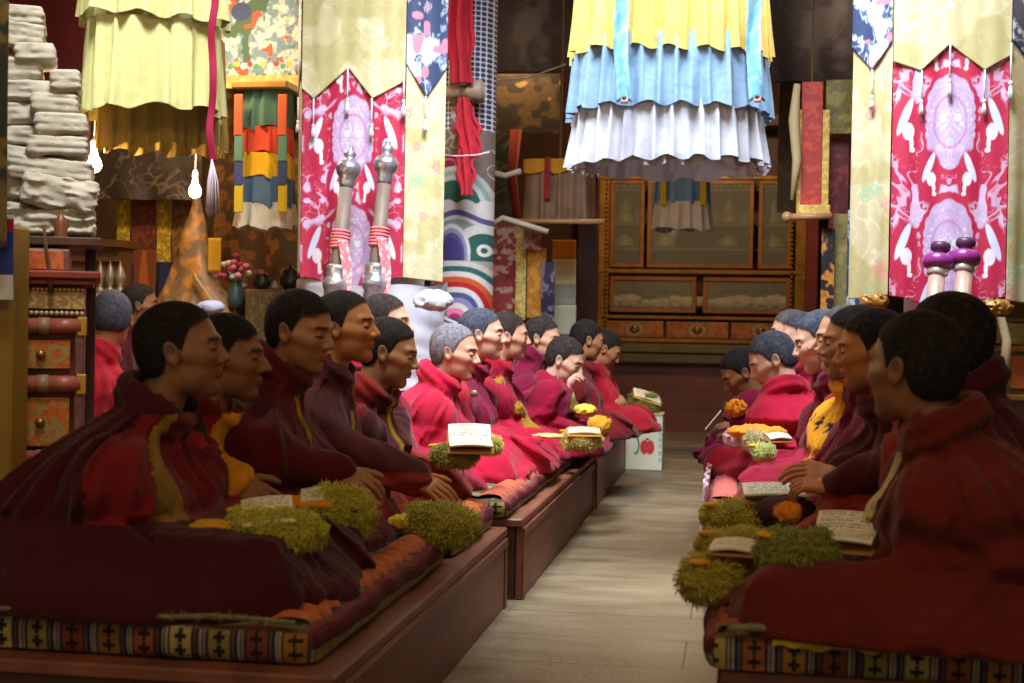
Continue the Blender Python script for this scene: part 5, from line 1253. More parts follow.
p = P(437, 562, 4.62); arch_hat((p.x, p.y, .40), .27, .13, .13, -.35, 'low fuzzy olive hat resting on the edge of the left bench', 3, n=3600, col=(184, 172, 50), bend=.18)
c = P(433, 517, 4.64); book((c.x, c.y, c.z), .1, 'closed cloth bound prayer book lying on the olive hat at the bench edge', .20, .075, leaves=1, seed=4, cover=(110, 40, 30))
p = P(404, 522, 4.60); silkcloth(p, (.05, .03, .02), (222, 190, 40), 'bright yellow silk corner sticking out beside the hat on the bench edge', 4, h=.006)
p = P(452, 465, 5.55); arch_hat((p.x, p.y, p.z), .19, .085, .10, -.2, 'small olive fringed hat under the white prayer book beside the pink robed older monk', 4, n=1800, col=(140, 132, 40))
c = P(470, 441, 5.55); book(c, .25, 'bright white open prayer book held before the older pink robed monk', .17, .085, roll=.45, seed=6)
p = P(487, 452, 5.9); arch_hat((p.x, p.y, p.z), .13, .07, .09, .2, 'small pale yellow fringed hat behind the white prayer book', 5, n=1300, col=(206, 190, 90))
p = P(580, 448, 7.5); arch_hat((p.x, p.y, p.z), .22, .10, .12, -.2, 'pale yellow fringed hat on the knees of the young reading monk', 6, n=1600, col=(222, 206, 110))
c = P(584, 432, 7.45); book(c, .2, 'white prayer book lying on the pale yellow hat of the young reading monk', .17, .07, leaves=1, roll=.35, seed=7, cover=(220, 150, 40))
p = P(600, 425, 7.6); silkcloth(p, (.06, .05, .04), (232, 168, 50), 'folded orange yellow silk on the pale hat at the bench edge', 6, h=.009)
p = P(548, 436, 7.2); silkcloth(p, (.08, .03, .012), (236, 190, 120), 'peach coloured cloth end reaching from the pale hat', 8, h=.008)
p = P(585, 410, 8.1); silkcloth(p, (.06, .05, .03), (216, 190, 70), 'yellow folded cloth beside the chin of the young reading monk', 9, h=.010)
p = P(636, 405, 11.0)
# carton with printed apples
G0 = PZ(641, 471, 0); bx0, bx1 = PZ(620, 471, 0).x, PZ(662, 471, 0).x; bY = G0.y; bh = P(641, 414, bY).z
def carton(u, v):
    C = flat(len(u), (196, 194, 170)); C = mix(C, (206, 150, 150), scrolls(u, v, 30, 3, .1)*.5); w_ = bx1-bx0
    x = (u-.5)*w_; z = v*bh
    for s_ in (-1, 1):
        d = np.sqrt(((x-.045-.022*s_)/.034)**2+((z-bh*.42)/.058)**2); C = mix(C, (190, 44, 40), sstep(1.05, .95, d)); C = mix(C, (130, 24, 30), ring_(d-.55, .08, .05)*.6)
    C = mix(C, (50, 120, 70), sstep(1.1, .9, np.sqrt(((x+.045)/.03)**2+((z-bh*.45)/.075)**2))); C = mix(C, (196, 194, 170), sstep(1.1, .9, np.sqrt(((x+.058)/.03)**2+((z-bh*.45)/.06)**2)))
    C = mix(C, (60, 60, 56), ((abs(x-.045) < .012) & (abs(z-bh*.56) < .008))*1.)
    for k in range(6): C = mix(C, (90, 150, 150), ((abs(x-.145) < .012) & (abs(z-bh*(.2+.12*k)) < .018) & (np.sin(x*900+k) > -.3))*1.)
    C = mix(C, (90, 100, 80), ((x > .168) | (z < .012) | (z > bh-.014))*.8); return C
t = thing('printed_carton', ((bx0+bx1)/2, bY+.16, 0), 'white cardboard carton printed with red apples standing at the end of the left bench', 'box')
MB().box((bx0, bY+.006, 0), (bx1, bY+.32, bh-.004), .004).build('box_body', mat('cardboard', (176, 160, 128), rough=.8, var=.1), t)
grid('printed_face', 120, 140, lambda u, v: np.stack([bx0+(bx1-bx0)*u, np.full_like(u, bY), .002+(bh-.004)*v], 1), carton, mat('printed_paper', attr=True, rough=.6, var=.05), t, thick=.004, smooth=False)
MB().box((bx0-.004, bY-.002, bh-.006), (bx1+.004, bY+.325, bh+.004), .003).build('lid_flap', mat('cardboard', (176, 160, 128)), t)
arch_hat((G0.x, bY+.14, bh+.004), .26, .16, .16, -.1, 'olive green fringed hat sitting on top of the printed carton', 7, n=1500, col=(140, 146, 60), lining=(90, 80, 70))
c = P(647, 399, bY+.1); book((c.x, c.y, c.z+.02), .3, 'white page with an orange back leaning on the hat on the carton', .22, .12, leaves=1, roll=.5, tilt=.3, seed=8, cover=(230, 160, 40))
# right row
p = P(800, 572, 3.55); arch_hat((p.x, p.y, p.z), .20, .105, .13, .2, 'fuzzy green yellow hat on the lap of the nearest right monk beside his open book', 8, n=3400, col=(140, 142, 42))
c = P(845, 536, 3.62); book(c, -.2, 'open prayer book with pale pages on the lap of the nearest right monk', .15, .085, roll=.3, seed=9)
p = P(788, 512, 3.6); silkcloth(p, (.03, .03, .022), (206, 120, 24), 'small orange silk bundle tucked by the nearest right fuzzy hat', 12, h=.006)
arch_hat((-.035, 3.74, .42), .19, .12, .15, .9, 'olive fringed hat carrying two stacks of prayer leaves at the edge of the right mat', 9, n=3200, col=(186, 168, 44), bend=.1)
c = P(735, 548, 3.72); book(c, -.15, 'square block of prayer leaves on the olive hat nearest the aisle', .12, .10, leaves=1, roll=.12, seed=10)
c = P(762, 552, 3.80); book(c, -.1, 'smaller prayer leaves beside the square block at the edge of the right mat', .09, .085, leaves=1, roll=.12, seed=11, cover=(170, 110, 30))
arch_hat((.02, 4.42, .42), .24, .09, .16, .3, 'long olive fringed hat lying across the right mat edge behind the square block of leaves', 10, n=2600, col=(190, 170, 44), bend=.1)
arch_hat((.01, 4.66, .47), .20, .10, .14, .5, 'olive hat heaped with a curled top, farthest of the olive hats on the right', 11, n=2400, col=(194, 172, 46), bend=.2)
c = P(775, 497, 4.7); book(c, .1, 'open prayer book behind the heaped olive hat on the right side', .20, .085, roll=.1, seed=12)
p = P(785, 512, 4.62); silkcloth(p, (.10, .06, .05), (70, 34, 26), 'dark brown cloth bag under the open book of the right row', 14, h=.01, name='cloth_bag', cat='bag', amp=.3)
p = P(757, 448, 6.55); arch_hat((p.x, p.y, p.z), .13, .08, .10, 0, 'cream coloured fringed hat on the knees of the bowed pink robed monk', 12, n=1300, col=(214, 200, 150))
p = P(764, 458, 6.2); arch_hat((p.x, p.y, p.z), .10, .06, .09, 0, 'small pale green fringed hat beside the cream one at the pink robed monk', 13, n=900, col=(190, 200, 120))
p = P(757, 432, 6.6); silkcloth(p, (.13, .05, .028), (226, 150, 50), 'bright orange silk folded over the knees of the bowed pink robed monk', 15, h=.008)
p = P(737, 438, 6.7); silkcloth(p, (.06, .05, .035), (214, 190, 204), 'pale lilac and white scarf bunched beside the bowed pink robed monk', 16, h=.008, name='folded_scarf', cat='scarf')
p = P(779, 438, 6.4); book(p, .5, 'cream coloured prayer leaf tilted beside the orange silk on the right', .11, .05, leaves=1, roll=.4, seed=13)
o = grid('white_cloth', 20, 60, lambda u, v: np.stack([-.108-.012*u+.01*np.sin(v*30), 6.0+1.3*v, .47-.20*u-.05*np.sin(v*9)*u], 1), lambda u, v: floral(u*.2, v*1.3, (216, 196, 206), (206, 140, 160), (120, 140, 190), 5, 22), SILK(), None, thick=.006)
tag(o, 'pink and white printed cloth hanging over the far right mat edge', 'cloth')
# phone
p = P(713, 420, 7.5)
t = thing('smartphone', p, 'small white phone held up by the bent dark haired monk', 'phone')
Mx = Matrix.Translation(p) @ Matrix.Rotation(-.9, 4, 'Y')
MB().box((-.065, -.036, -.005), (.065, .036, .004), .004, Mx).build('case', mat('white_plastic', (222, 224, 222), rough=.3, var=0), t)
MB().box((-.058, -.031, .0042), (.058, .031, .0052), .0, Mx).build('screen', mat('screen_glass', (60, 66, 72), rough=.1, var=0), t)
p = P(736, 408, 7.4); silkcloth(p, (.05, .03, .035), (226, 140, 30), 'orange and white cloth held under the chin of the phone reading monk', 17, h=.007, amp=1., fr=14)
# small round badges on robes
def badge(p, r, c, label):
    t = thing('badge', p, label, 'badge'); Mx = Matrix.Translation(p) @ Matrix.Rotation(PI/2, 4, 'X')
    MB().lathe([(r, -.004), (r, .002), (r*.7, .005), (.0005, .006)], 16, Mx).build('disc', mat('badge_%d' % c[0], c, rough=.4, var=.1), t, True)
    MB().lathe([(r*1.25, -.005), (r*1.25, -.001), (r, .002)], 16, Mx).build('rim', brass, t, True)
badge(P(474, 394, 6.30), .014, (90, 96, 80), 'round dark badge pinned on the chest of the older pink robed monk')
# ================================================================ behind the left row: orange cabinet, white bundles, altar things
def pan(name, x0, y0, x1, y1, Y, colf, m=None, parent=None, th=.02, nu=80, nv=80, wave=0., ws=20, seed=0, pxm=None):
    """upright sheet at depth Y, its corners read off the photograph once and kept as world points"""
    xm = (x0+x1)/2; A_ = P(x0, (y0+y1)/2, Y); B_ = P(x1, (y0+y1)/2, Y); zt = P(xm, y0, Y).z; zb = P(xm, y1, Y).z; Lx = B_.x-A_.x; Lz = zt-zb
    def pos(u, v): return np.stack([A_.x+Lx*u, Y+wave*np.sin(u*Lx*ws+seed+np.sin(v*3))*(.3+.7*v)+0*u, zt-Lz*v], 1)
    cf = (lambda u, v: colf((u-.5)*Lx, (1-v)*Lz)) if colf and not isinstance(colf, tuple) else None
    mm = m or (SILK() if cf else cloth('%d_%d_%d' % colf, colf)); 
    return grid(name, nu, nv, pos, cf, mm, parent, thick=th, smooth=wave > 0)
# orange painted cabinet, its front towards the camera
YO = 4.55; xl, xr = P(12, 350, YO).x, P(84, 350, YO).x; zc = lambda py: P(48, py, YO).z
PIV = (xr, YO, 0)
t = tcab = thing('painted_cabinet', PIV, 'orange and red painted cabinet with rolled mouldings, behind the nearest left monk', 'cabinet')
lacq = LACQ()
MB().box((xl, YO+.03, 0), (xr, YO+.62, zc(285)), .004).build('carcass', mat('maroon_lacquer', (104, 36, 28), rough=.45, var=.2), t)
MB().box((xl-.02, YO-.03, zc(279)), (xr+.05, YO+.65, zc(271)), .005).box((xl-.01, YO-.01, zc(285)), (xr+.03, YO+.64, zc(279)), .004).build('top_board', mat('red_lacquer', (136, 52, 34), rough=.4, bump=.001, bscale=30, var=.2), t)
def beads(y0, n, r, name, m):
    b = MB(); 
    for k in range(n): b.ball((xl+(xr-xl)*(k+.5)/n, YO+.005, zc(y0)), r, 8, 6)
    b.build(name, m, t, True)
beads(290, 18, .007, 'bead_row', mat('tan_bead', (176, 136, 90), rough=.5, var=.1)); beads(313, 16, .008, 'bead_row', mat('pale_bead', (186, 168, 130), rough=.5, var=.1))
def ornate(base, fg, sd):
    def f_(u, v): C = floral(u, v, base, fg, tuple(int(c*.55) for c in base), sd, 34); a = abs(u); r = np.sqrt((a-.05)**2+(v-.05)**2); C = mix(C, (150, 130, 80), ring_(r-.025, .004)); return C
    return f_
grid('cornice', 60, 20, lambda u, v: np.stack([xl+(xr-xl)*u, YO+0*u, zc(309)+(zc(292)-zc(309))*v], 1), lambda u, v: floral(u*.26, v*.06, (150, 112, 60), (190, 160, 100), (104, 50, 30), 7, 60), lacq, t, thick=.02, smooth=False)
for y0, y1, k in ((340, 368, 0), (397, 445, 1), (467, 500, 2)):
    a0, a1, b0, b1 = xl+.03, xr-.045, zc(y1), zc(y0)
    dr = grid('drawer', 90, 60, lambda u, v: np.stack([a0+(a1-a0)*u, YO+.004+0*u, b0+(b1-b0)*v], 1), lambda u, v: ornate((190, 96, 24), (160, 130, 70), 3+k)((u-.5)*(a1-a0), v*(b1-b0)), lacq, t, thick=.02, smooth=False)
    MB().lathe([(.014, 0), (.016, .008), (.008, .014), (.001, .016)], 14, Matrix.Translation(((a0+a1)/2, YO, (b0+b1)/2)) @ Matrix.Rotation(PI/2, 4, 'X')).build('knob', brass, dr, True)
for y0, y1 in ((318, 334), (375, 392), (449, 463)):
    r_ = (zc(y0)-zc(y1))/2; zz_ = (zc(y0)+zc(y1))/2
    mo = MB().tube([(xl+.01, YO+.01, zz_), ((xl+xr)/2-.015, YO+.01, zz_)], r_, 16).tube([((xl+xr)/2+.015, YO+.01, zz_), (xr-.01, YO+.01, zz_)], r_, 16).build('rolled_moulding', mat('mauve_lacquer', (158, 86, 70), rough=.35, bump=.001, bscale=40, var=.2), t, True)
    MB().tube([((xl+xr)/2-.018, YO+.01, zz_), ((xl+xr)/2+.018, YO+.01, zz_)], r_*1.1, 16).build('band', mat('tan_band', (150, 120, 90), rough=.5, var=.2), mo, True)
    for x_ in (xl, xr-.012): MB().box((x_-.012, YO-.012, zz_-r_*1.2), (x_+.02, YO+.03, zz_+r_*1.2), .004).build('yellow_end', mat('yellow_lacquer', (176, 134, 30), rough=.4, var=.15), mo)
for x_ in (xl, xr-.03): MB().box((x_, YO-.006, 0), (x_+.03, YO+.03, zc(318)), .005).build('corner_post', mat('grey_red_post', (112, 70, 60), rough=.5, bump=.002, bscale=50, var=.35, vscale=30), t)
tcab.rotation_euler = (0, 0, R_(25))
# upper small chest on top
t = tch = thing('small_chest', PIV, 'small orange painted chest standing on top of the orange cabinet', 'chest')
c0, c1 = P(38, 260, YO+.1).x, P(84, 260, YO+.1).x
MB().box((c0, YO+.10, zc(271)+.001), (c1, YO+.42, zc(248)), .006).build('box_body', mat('grey_red_post', (112, 70, 60)), t)
grid('front_panel', 60, 30, lambda u, v: np.stack([c0+.02+(c1-c0-.04)*u, YO+.095+0*u, zc(269)+(zc(250)-zc(269))*v], 1), lambda u, v: floral(u*.2, v*.08, (180, 84, 40), (196, 104, 60), (150, 110, 90), 9, 22), lacq, t, thick=.01, smooth=False)
tch.rotation_euler = (0, 0, R_(25))
tag(MB().tube([P(x, y, YO-.06) for x, y in ((44, 225), (46, 250), (50, 275), (51, 292))], [.006, .007, .008, .012], 8).build('tasselled_rope', cloth('brown_cord', (96, 64, 42)), None, True), 'thin brown cord and tassel hanging over the orange cabinet top', 'cord')
# wooden carved finial at the right of the cabinet top
fz = P(84, 275, YO+.2)
tag(MB().lathe([(.022, 0), (.022, .03), (.012, .05), (.03, .08), (.035, .11), (.02, .14), (.028, .17), (.012, .2), (.001, .22)], 16, Matrix.Translation((fz.x-.09, YO+.2, zc(271)))).build('carved_finial', mat('carved_brown', (110, 60, 30), rough=.4, var=.2), None, True), 'turned brown wooden finial at the corner of the orange cabinet', 'finial')
# ledge that carries the white bundles
t = tsh = thing('bundle_shelf', (-2.16, 4.72, 0), 'dark wooden shelf carrying the stacked white bundles above the orange cabinet', 'shelf')
zs = P(48, 240, 4.85).z
MB().box((-2.75, 4.72, zs-.03), (-2.20, 5.1, zs), .004).build('board', wood_dk, t)
for xx in (-2.7, -2.26): MB().box((xx, 5.05, 0), (xx+.04, 5.09, zs-.031), .003).build('leg', wood_dk, t)
tsh.rotation_euler = (0, 0, R_(25))
# white wrapped bundles
wh = cloth('dusty_white', (176, 168, 152), bump2=.003, b2scale=30, var=.12)
bund = [(45, 222, 95, 28, 1), (60, 196, 70, 28, 1), (25, 186, 50, 26, 1), (52, 172, 84, 22, 0), (20, 160, 44, 24, 0), (58, 150, 60, 20, 0), (24, 140, 50, 20, 0), (62, 128, 52, 22, 0), (22, 117, 46, 24, 0), (56, 108, 46, 20, 0), (30, 96, 62, 22, 0), (66, 86, 30, 22, 0), (22, 74, 40, 24, 0), (36, 58, 40, 18, 0), (24, 40, 42, 26, 0), (24, 22, 42, 20, 0)]
where = ['lowest, under the crumpled plastic', 'right of the crumpled pile near the bulb', 'left of the crumpled pile', 'just above the crumpled ones', 'sixth layer from the top at the left', 'behind the glowing bulb level', 'at mid height on the left', 'sticking out to the right at mid height', 'with a dark fold on the left', 'rolled, level with the canopy hem', 'long one across the stack', 'short rounded one on the right', 'pale square one below the thin layer', 'thin and creased near the top', 'second from the top', 'topmost of the stack']
rw = np.random.default_rng(8)
for k, (px, py, w_, h_, cr) in enumerate(bund):
    c = P(px, py, 4.90); a = w_/1422*4.9/2; b = h_/1422*4.9/2*1.02; tz = rw.uniform(-.12, .12); sd = k*3+1
    Rq = np.array(Matrix.Rotation(R_(25), 3, 'Z') @ Matrix.Rotation(tz, 3, 'Y'))
    def f(X, Y, Z, a=a, b=b, sd=sd, cr=cr):
        r_ = np.minimum(b*.5, .016); d = rbox(X, Y, Z, (0, 0, 0), (a, .13, b), r_)
        q = vnoise(X*14+sd, Y*10, Z*30, sd); q2 = vnoise(X*30+sd, Y*20, Z*60, sd+2)
        return d-(.010 if not cr else .035)*((1-abs(2*q-1))-.6)-(.006 if not cr else .016)*((1-abs(2*q2-1))-.6)-.0035*np.sin(Z*240+X*6)
    V, Fc = snets(f, (-a-.04, -.19, -b-.04), (a+.04, .19, b+.04), .0085)
    t = thing('white_bundle', c, 'white cloth wrapped bundle in the tall stack, '+where[k], 'bundle', 'white bundles stacked above the orange cabinet')
    mk('wrapping', (V)@Rq.T+np.array([c.x, c.y, c.z]), [Fc], wh, t)
# left edge: yellow post and hanging blue and red cloth
xp = P(-14, 300, 4.3).x, P(12, 300, 4.3).x
tag(MB().box((xp[0], 4.3, 0), (xp[1], 4.42, P(0, 225, 4.3).z), .01).build('yellow_post', mat('mustard_paint', (140, 106, 26), rough=.5, var=.2)), 'mustard yellow painted post at the left edge beside the orange cabinet', 'post')
def flagc(u, v): C = flat(len(u), (196, 190, 180)); C = mix(C, (30, 50, 120), ((v > .08) & (v < .22))*1.); C = mix(C, (150, 24, 36), ((v > .22) & (v < .26))*1.); return C
o = pan('striped_cloth', -12, 215, 13, 300, 4.25, flagc, wave=.01, th=.006); tag(o, 'blue, red and white striped cloth hanging at the left edge', 'cloth')
o = pan('dark_brocade_drape', -14, -40, 7, 250, 4.2, lambda u, v: floral(u, v, (36, 38, 26), (104, 84, 30), (70, 40, 24), 4, 16), wave=.012, th=.006); tag(o, 'dark green gold brocade hanging down the left edge of the hall', 'drape')
# crimson wall hanging behind the bundles
o = pan('crimson_hanging', 5, -60, 90, 250, 6.4, (92, 26, 26), wave=.02, ws=14, th=.01, nu=60); tag(o, 'plain dark crimson cloth hanging behind the white bundles', 'drape')

# altar side wall, Y 8.5 to 10.8
YW = 10.7
o = pan('brocade_valance', 98, 148, 202, 200, 9.4, lambda u, v: darkbroc(u, v, 3, (66, 56, 46), (120, 104, 84), 12), wave=.012, th=.008, nu=140); tag(o, 'dark grey brown brocade valance with scrolls behind the hanging bulb', 'valance')
t = thing('painted_thangka', P(256, 90, 9), 'painting with blue and white figures and a gold lower border, left of the pillar', 'painting')
def thk(u, v):
    C = flat(len(u), (92, 124, 150)); C = mix(C, (168, 184, 190), sstep(.45, .62, fbm(u*19, v*19, 0, 2))); C = mix(C, (60, 84, 104), scrolls(u, v, 24, 4, .14)*.6); C = mix(C, (52, 84, 66), sstep(.6, .63, fbm(u*10, v*10, 0, 12))); C = mix(C, (166, 70, 50), sstep(.66, .69, fbm(u*13, v*13, 0, 22)))
    r = np.sqrt(((u+.10)/.07)**2+((v-.42)/.06)**2); C = mix(C, (40, 58, 104), sstep(1.05, .95, r))
    for k in range(12):
        x = -.26+.045*k; d = np.sqrt((u-x)**2+(v-.06-.015*(k % 2))**2); C = mix(C, [(216, 220, 214), (170, 40, 50), (60, 130, 90), (220, 170, 60)][k % 4], sstep(.021, .017, d))
    return C
pan('canvas', 214, -40, 300, 76, 9.0, thk, mat('painted_canvas', attr=True, rough=.7, var=.05), t, .02, 160, 200)
def goldb(u, v): return floral(u, v, (176, 146, 70), (206, 176, 90), (140, 100, 40), 3, 30)
qq = P(256, -38, 9.0); MB().tube([(qq.x, 9.0, qq.z-.01), (qq.x, 9.0, CEIL)], .006, 6).build('cord', cloth('cord', (90, 70, 50)), t)
pan('lower_border', 212, 76, 300, 89, 8.98, goldb, None, t, .03, 120, 12)
o = pan('dark_brocade_hanging', 214, 90, 300, 300, 9.6, lambda u, v: floral(u, v, (76, 54, 30), (130, 84, 36), (50, 40, 30), 8, 9), wave=.01, th=.008, nu=120, nv=150); tag(o, 'brownish gold figured cloth behind the five coloured banner', 'drape')
strips_ = [((117, 200, 130, 262), (170, 148, 36), 'narrow yellow green brocade strip, left of the red figured one'), ((131, 200, 156, 250), (104, 52, 36), 'wide reddish brown figured strip between two yellow ones'), ((157, 200, 171, 262), (176, 140, 40), 'narrow yellow brocade strip with small flowers, right of the red figured one'),
           ((172, 200, 196, 262), (112, 76, 40), 'dull brown strip hanging above the brocade clad statue')]
for (r4, c, lb) in strips_:
    o = pan('brocade_strip', *r4, 9.6, (lambda c_: lambda u, v: floral(u, v, c_, tuple(min(255, int(x*1.35)) for x in c_), tuple(int(x*.6) for x in c_), 5, 22))(c), wave=.006, th=.006, nu=40, nv=100); tag(o, lb, 'hanging', 'brocade strips on the altar side')
for (r4, c, lb) in (((120, 262, 134, 300), (40, 54, 78), 'dark blue green strip end below the yellow one at the left'), ((132, 250, 156, 312), (176, 92, 44), 'orange pointed strip with a flame shape below the red figured strip'), ((158, 262, 172, 306), (44, 46, 84), 'deep blue strip end beside the brocade clad statue')):
    def pf(u, v, c=c): C = flat(len(u), tuple(int(x*.7) for x in c)); return mix(C, c, sstep(.07-.12*v, .06-.12*v, abs(u)))
    o = pan('brocade_strip', *r4, 9.5, pf, wave=.006, th=.006, nu=40, nv=60); tag(o, lb, 'hanging', 'brocade strips on the altar side')
# low altar cabinet at far left
t = thing('altar_shelf', P(104, 290, 9.2), 'brown wooden altar shelf with three pale flame shaped ornaments at the left', 'shelf')
a, b = P(84, 247, 9.3), P(120, 290, 9.3)
MB().box((a.x-.5, 9.3, b.z), (b.x, 9.7, a.z+.02)).box((a.x-.5, 9.25, a.z), (b.x+.02, 9.72, a.z+.05)).box((a.x-.5, 9.27, a.z-.10), (b.x+.01, 9.3, a.z-.07)).box((a.x-.5, 9.3, 0), (b.x, 9.7, b.z-.03)).build('carcass', mat('altar_brown', (110, 72, 40), rough=.5, var=.25), t)
for px in (98, 108, 118):
    q = P(px, 292, 9.15); MB().lathe([(.03, 0), (.035, .03), (.012, .05), (.035, .09), (.04, .12), (.02, .17), (.001, .23)], 14, Matrix.Translation((q.x, 9.18, b.z-.03))).build('flame_ornament', mat('tarnished_silver', (150, 140, 120), rough=.4, metal=.4, var=.2), t, True)
MB().box((a.x-.5, 9.05, b.z-.06), (b.x+.06, 9.32, b.z-.03)).build('lower_ledge', cloth('lace', (176, 164, 130)), t)
# statue in brocade
t = thing('robed_statue', P(190, 310, 9.0), 'seated altar statue clad in orange gold brocade with a tall pointed hat', 'statue')
q = P(190, 300, 8.9); zb_ = P(190, 325, 8.9).z; zt2 = P(190, 202, 8.9).z; hh_ = zt2-zb_
def stf(X, Y, Z):
    d = cap(X, Y-8.95, Z, (q.x-.01, 0, zb_+.05), (q.x+.01, 0, zb_+hh_*.55), .24, .10)
    d = smin(d, ell(X, Y, Z, (q.x+.01, 8.92, zb_+hh_*.68), (.062, .065, .08)), .05)
    d = smin(d, cap(X, Y, Z, (q.x+.01, 8.95, zb_+hh_*.74), (q.x+.015, 8.95, zb_+hh_*1.02), .055, .012), .04)
    d = smin(d, cap(X, Y, Z, (q.x+.05, 8.9, zb_+hh_*.45), (q.x+.25, 8.85, zb_+.0), .07, .10), .06)
    return d-.03*(1-abs(2*vnoise(X*11, Y*6, Z*4, 2)-1))
V, Fc = snets(stf, (q.x-.34, 8.6, zb_-.02), (q.x+.42, 9.25, zt2+.06), .016)
mk('figure', V, [Fc], SILK(), t, C=floral(V[:,0], V[:,2], (128, 96, 58), (180, 118, 44), (88, 72, 56), 3, 9))
pan('gold_flag', 208, 238, 221, 272, 8.8, (202, 150, 30), None, t, .006, wave=.006, nu=12, nv=12)
grid('shoulder_shawl', 20, 30, lambda u, v: np.stack([q.x+.10+.22*v+.05*u, 8.72-.03*np.sin(u*PI)+0*u, zb_+hh_*.42-.30*v-.10*u], 1), lambda u, v: floral(u*.2, v*.4, (176, 140, 84), (200, 168, 110), (104, 70, 40), 6, 30), SILK(), t, thick=.01)
t2 = MB().box((q.x-.6, 8.6, 0), (q.x+.45, 9.3, zb_-.005), .01); tag(t2.build('statue_plinth', mat('altar_brown', (110, 72, 40)), None), 'brown block plinth under the brocade clad statue', 'plinth')
o = crumple('white_cushion', P(211, 307, 8.35), (.085, .07, .04), cloth('bluewhite', (176, 180, 206)), 'bluish white folded cloth before the statue, above the second monk head', 'cloth', amp=.25, h=.012)
# flowers
t = thing('flower_bouquet', P(238, 290, 8.8), 'bouquet of pink and white cloth flowers in a dark vase by the statue', 'flowers'); fc = P(236, 274, 8.8); rf = np.random.default_rng(3)
MB().lathe([(.04, -.22), (.055, -.17), (.045, -.09), (.03, -.05), (.04, -.03)], 16, Matrix.Translation(fc)).build('vase', mat('teal_glaze', (50, 76, 76), rough=.3, var=.1), t, True)
for k in range(26):
    dd = rf.normal(size=3)*np.array([.05, .035, .045])+np.array([0, 0, .03]); MB().ball(np.array(fc)+dd, (.026, .026, .020), 8, 5).build('blossom', cloth('petal%d' % (k % 3), ((206, 120, 140), (214, 206, 196), (170, 60, 90))[k % 3]), t, True)
b = MB()
for k in range(14):
    dd = rf.normal(size=3)*np.array([.05, .03, .04]); b.tube([np.array(fc)+[0, 0, -.08], np.array(fc)+dd], .004, 5)
b.build('stems', cloth('leafgreen', (60, 84, 44)), t)
# patterned chest with small pots
t = thing('patterned_chest', P(275, 330, 8.7), 'brown chest with woven looking pattern behind the third monk', 'chest'); a, b_ = P(244, 289, 8.7), P(312, 340, 8.7)
MB().box((a.x, 8.72, 0), (b_.x, 9.2, a.z), .006).build('box_body', mat('altar_brown', (110, 72, 40)), t)
grid('front_panel', 80, 60, lambda u, v: np.stack([a.x+.015+(b_.x-a.x-.03)*u, 8.71+0*u, a.z-.5+.48*v], 1), lambda u, v: floral(u*.4, v*.5, (92, 74, 44), (126, 104, 62), (60, 44, 30), 5, 40), lacq, t, thick=.012, smooth=False)
for px, c, r_, lb in ((262, (40, 44, 36), .06, 'dark green round pot on the patterned chest'), (291, (40, 26, 22), .075, 'dark brown lidded pot on the patterned chest'), (275, (160, 150, 110), .03, 'small pale cup between the two dark pots')):
    q2 = P(px, 289, 8.85); t = thing('lidded_pot', (q2.x, 8.85, a.z), lb, 'pot')
    MB().lathe([(r_*.5, 0), (r_*.95, r_*.5), (r_, r_*.9), (r_*.7, r_*1.4), (r_*.72, r_*1.5)], 18, Matrix.Translation((q2.x, 8.85, a.z))).build('pot_body', mat('glaze_%d' % c[0], c, rough=.3, var=.2), t, True)
    MB().lathe([(r_*.76, r_*1.5), (r_*.6, r_*1.75), (r_*.15, r_*1.9), (r_*.18, r_*2.1), (.001, r_*2.2)], 18, Matrix.Translation((q2.x, 8.85, a.z))).build('lid', mat('glaze_%d' % c[0], c), t, True)
# bulbs on wires
for (px, py, Y, top, lb) in ((195, 190, 6.6, 60, 'glowing bare bulb hanging on a white wire below the yellow canopy'), (94, 163, 5.4, 60, 'glowing bare bulb beside the white bundles')):
    q = P(px, py, Y); t = thing('light_bulb', q, lb, 'bulb')
    MB().lathe([(.012, .05), (.016, .03), (.028, .008), (.031, -.012), (.024, -.03), (.010, -.038), (.001, -.040)], 20, Matrix.Translation(q)).build('glass', mat('lit_bulb', (255, 236, 200), emit=(255, 232, 190), estr=30, var=0), t, True)
    MB().lathe([(.014, .05), (.015, .085), (.008, .10)], 14, Matrix.Translation(q)).build('socket', mat('white_plastic', (222, 224, 222)), t, True)
    MB().tube([q+Vector((0, 0, .1)), q+Vector((.01, 0, .6)), Vector((q.x, q.y, CEIL))], .003, 5).build('wire', mat('white_plastic', (222, 224, 222)), t)

# ================================================================ between the carpet pillar and the cabinet
items = [
 ((486, -40, 575, 72), 12.5, (34, 28, 40), 'near black figured cloth high up beside the carpeted pillar', 'drape', darkbroc, (18, 16, 24), (34, 30, 44)),
 ((482, 74, 562, 134), 12.3, None, 'dark carved board with yellow swirling clouds behind the pillar carpet', 'carving', 'cloud', None, None),
 ((484, 134, 512, 225), 12.2, None, 'grey green figured cloth right of the carpeted pillar', 'drape', darkbroc, (46, 46, 42), (92, 90, 76)),
 ((490, 222, 519, 325), 11.4, None, 'red and pink scrolled brocade hanging right of the carpeted pillar', 'hanging', floral, (150, 44, 56), (196, 160, 140)),
 ((516, 226, 526, 320), 11.3, None, 'slim yellow silk hanging beside the red scrolled brocade', 'hanging', floral, (206, 180, 80), (226, 206, 120)),
 ((524, 226, 541, 250), 11.2, None, 'pinkish white cloth with red marks above the orange gold hanging', 'hanging', floral, (196, 170, 160), (176, 50, 46)),
 ((527, 248, 546, 318), 11.25, None, 'orange gold brocade hanging next to the navy flowered one', 'hanging', floral, (186, 122, 30), (206, 150, 50)),
 ((541, 262, 555, 318), 11.2, None, 'navy flowered cloth hanging before the pale scroll', 'hanging', floral, (40, 34, 66), (120, 110, 130)),
]
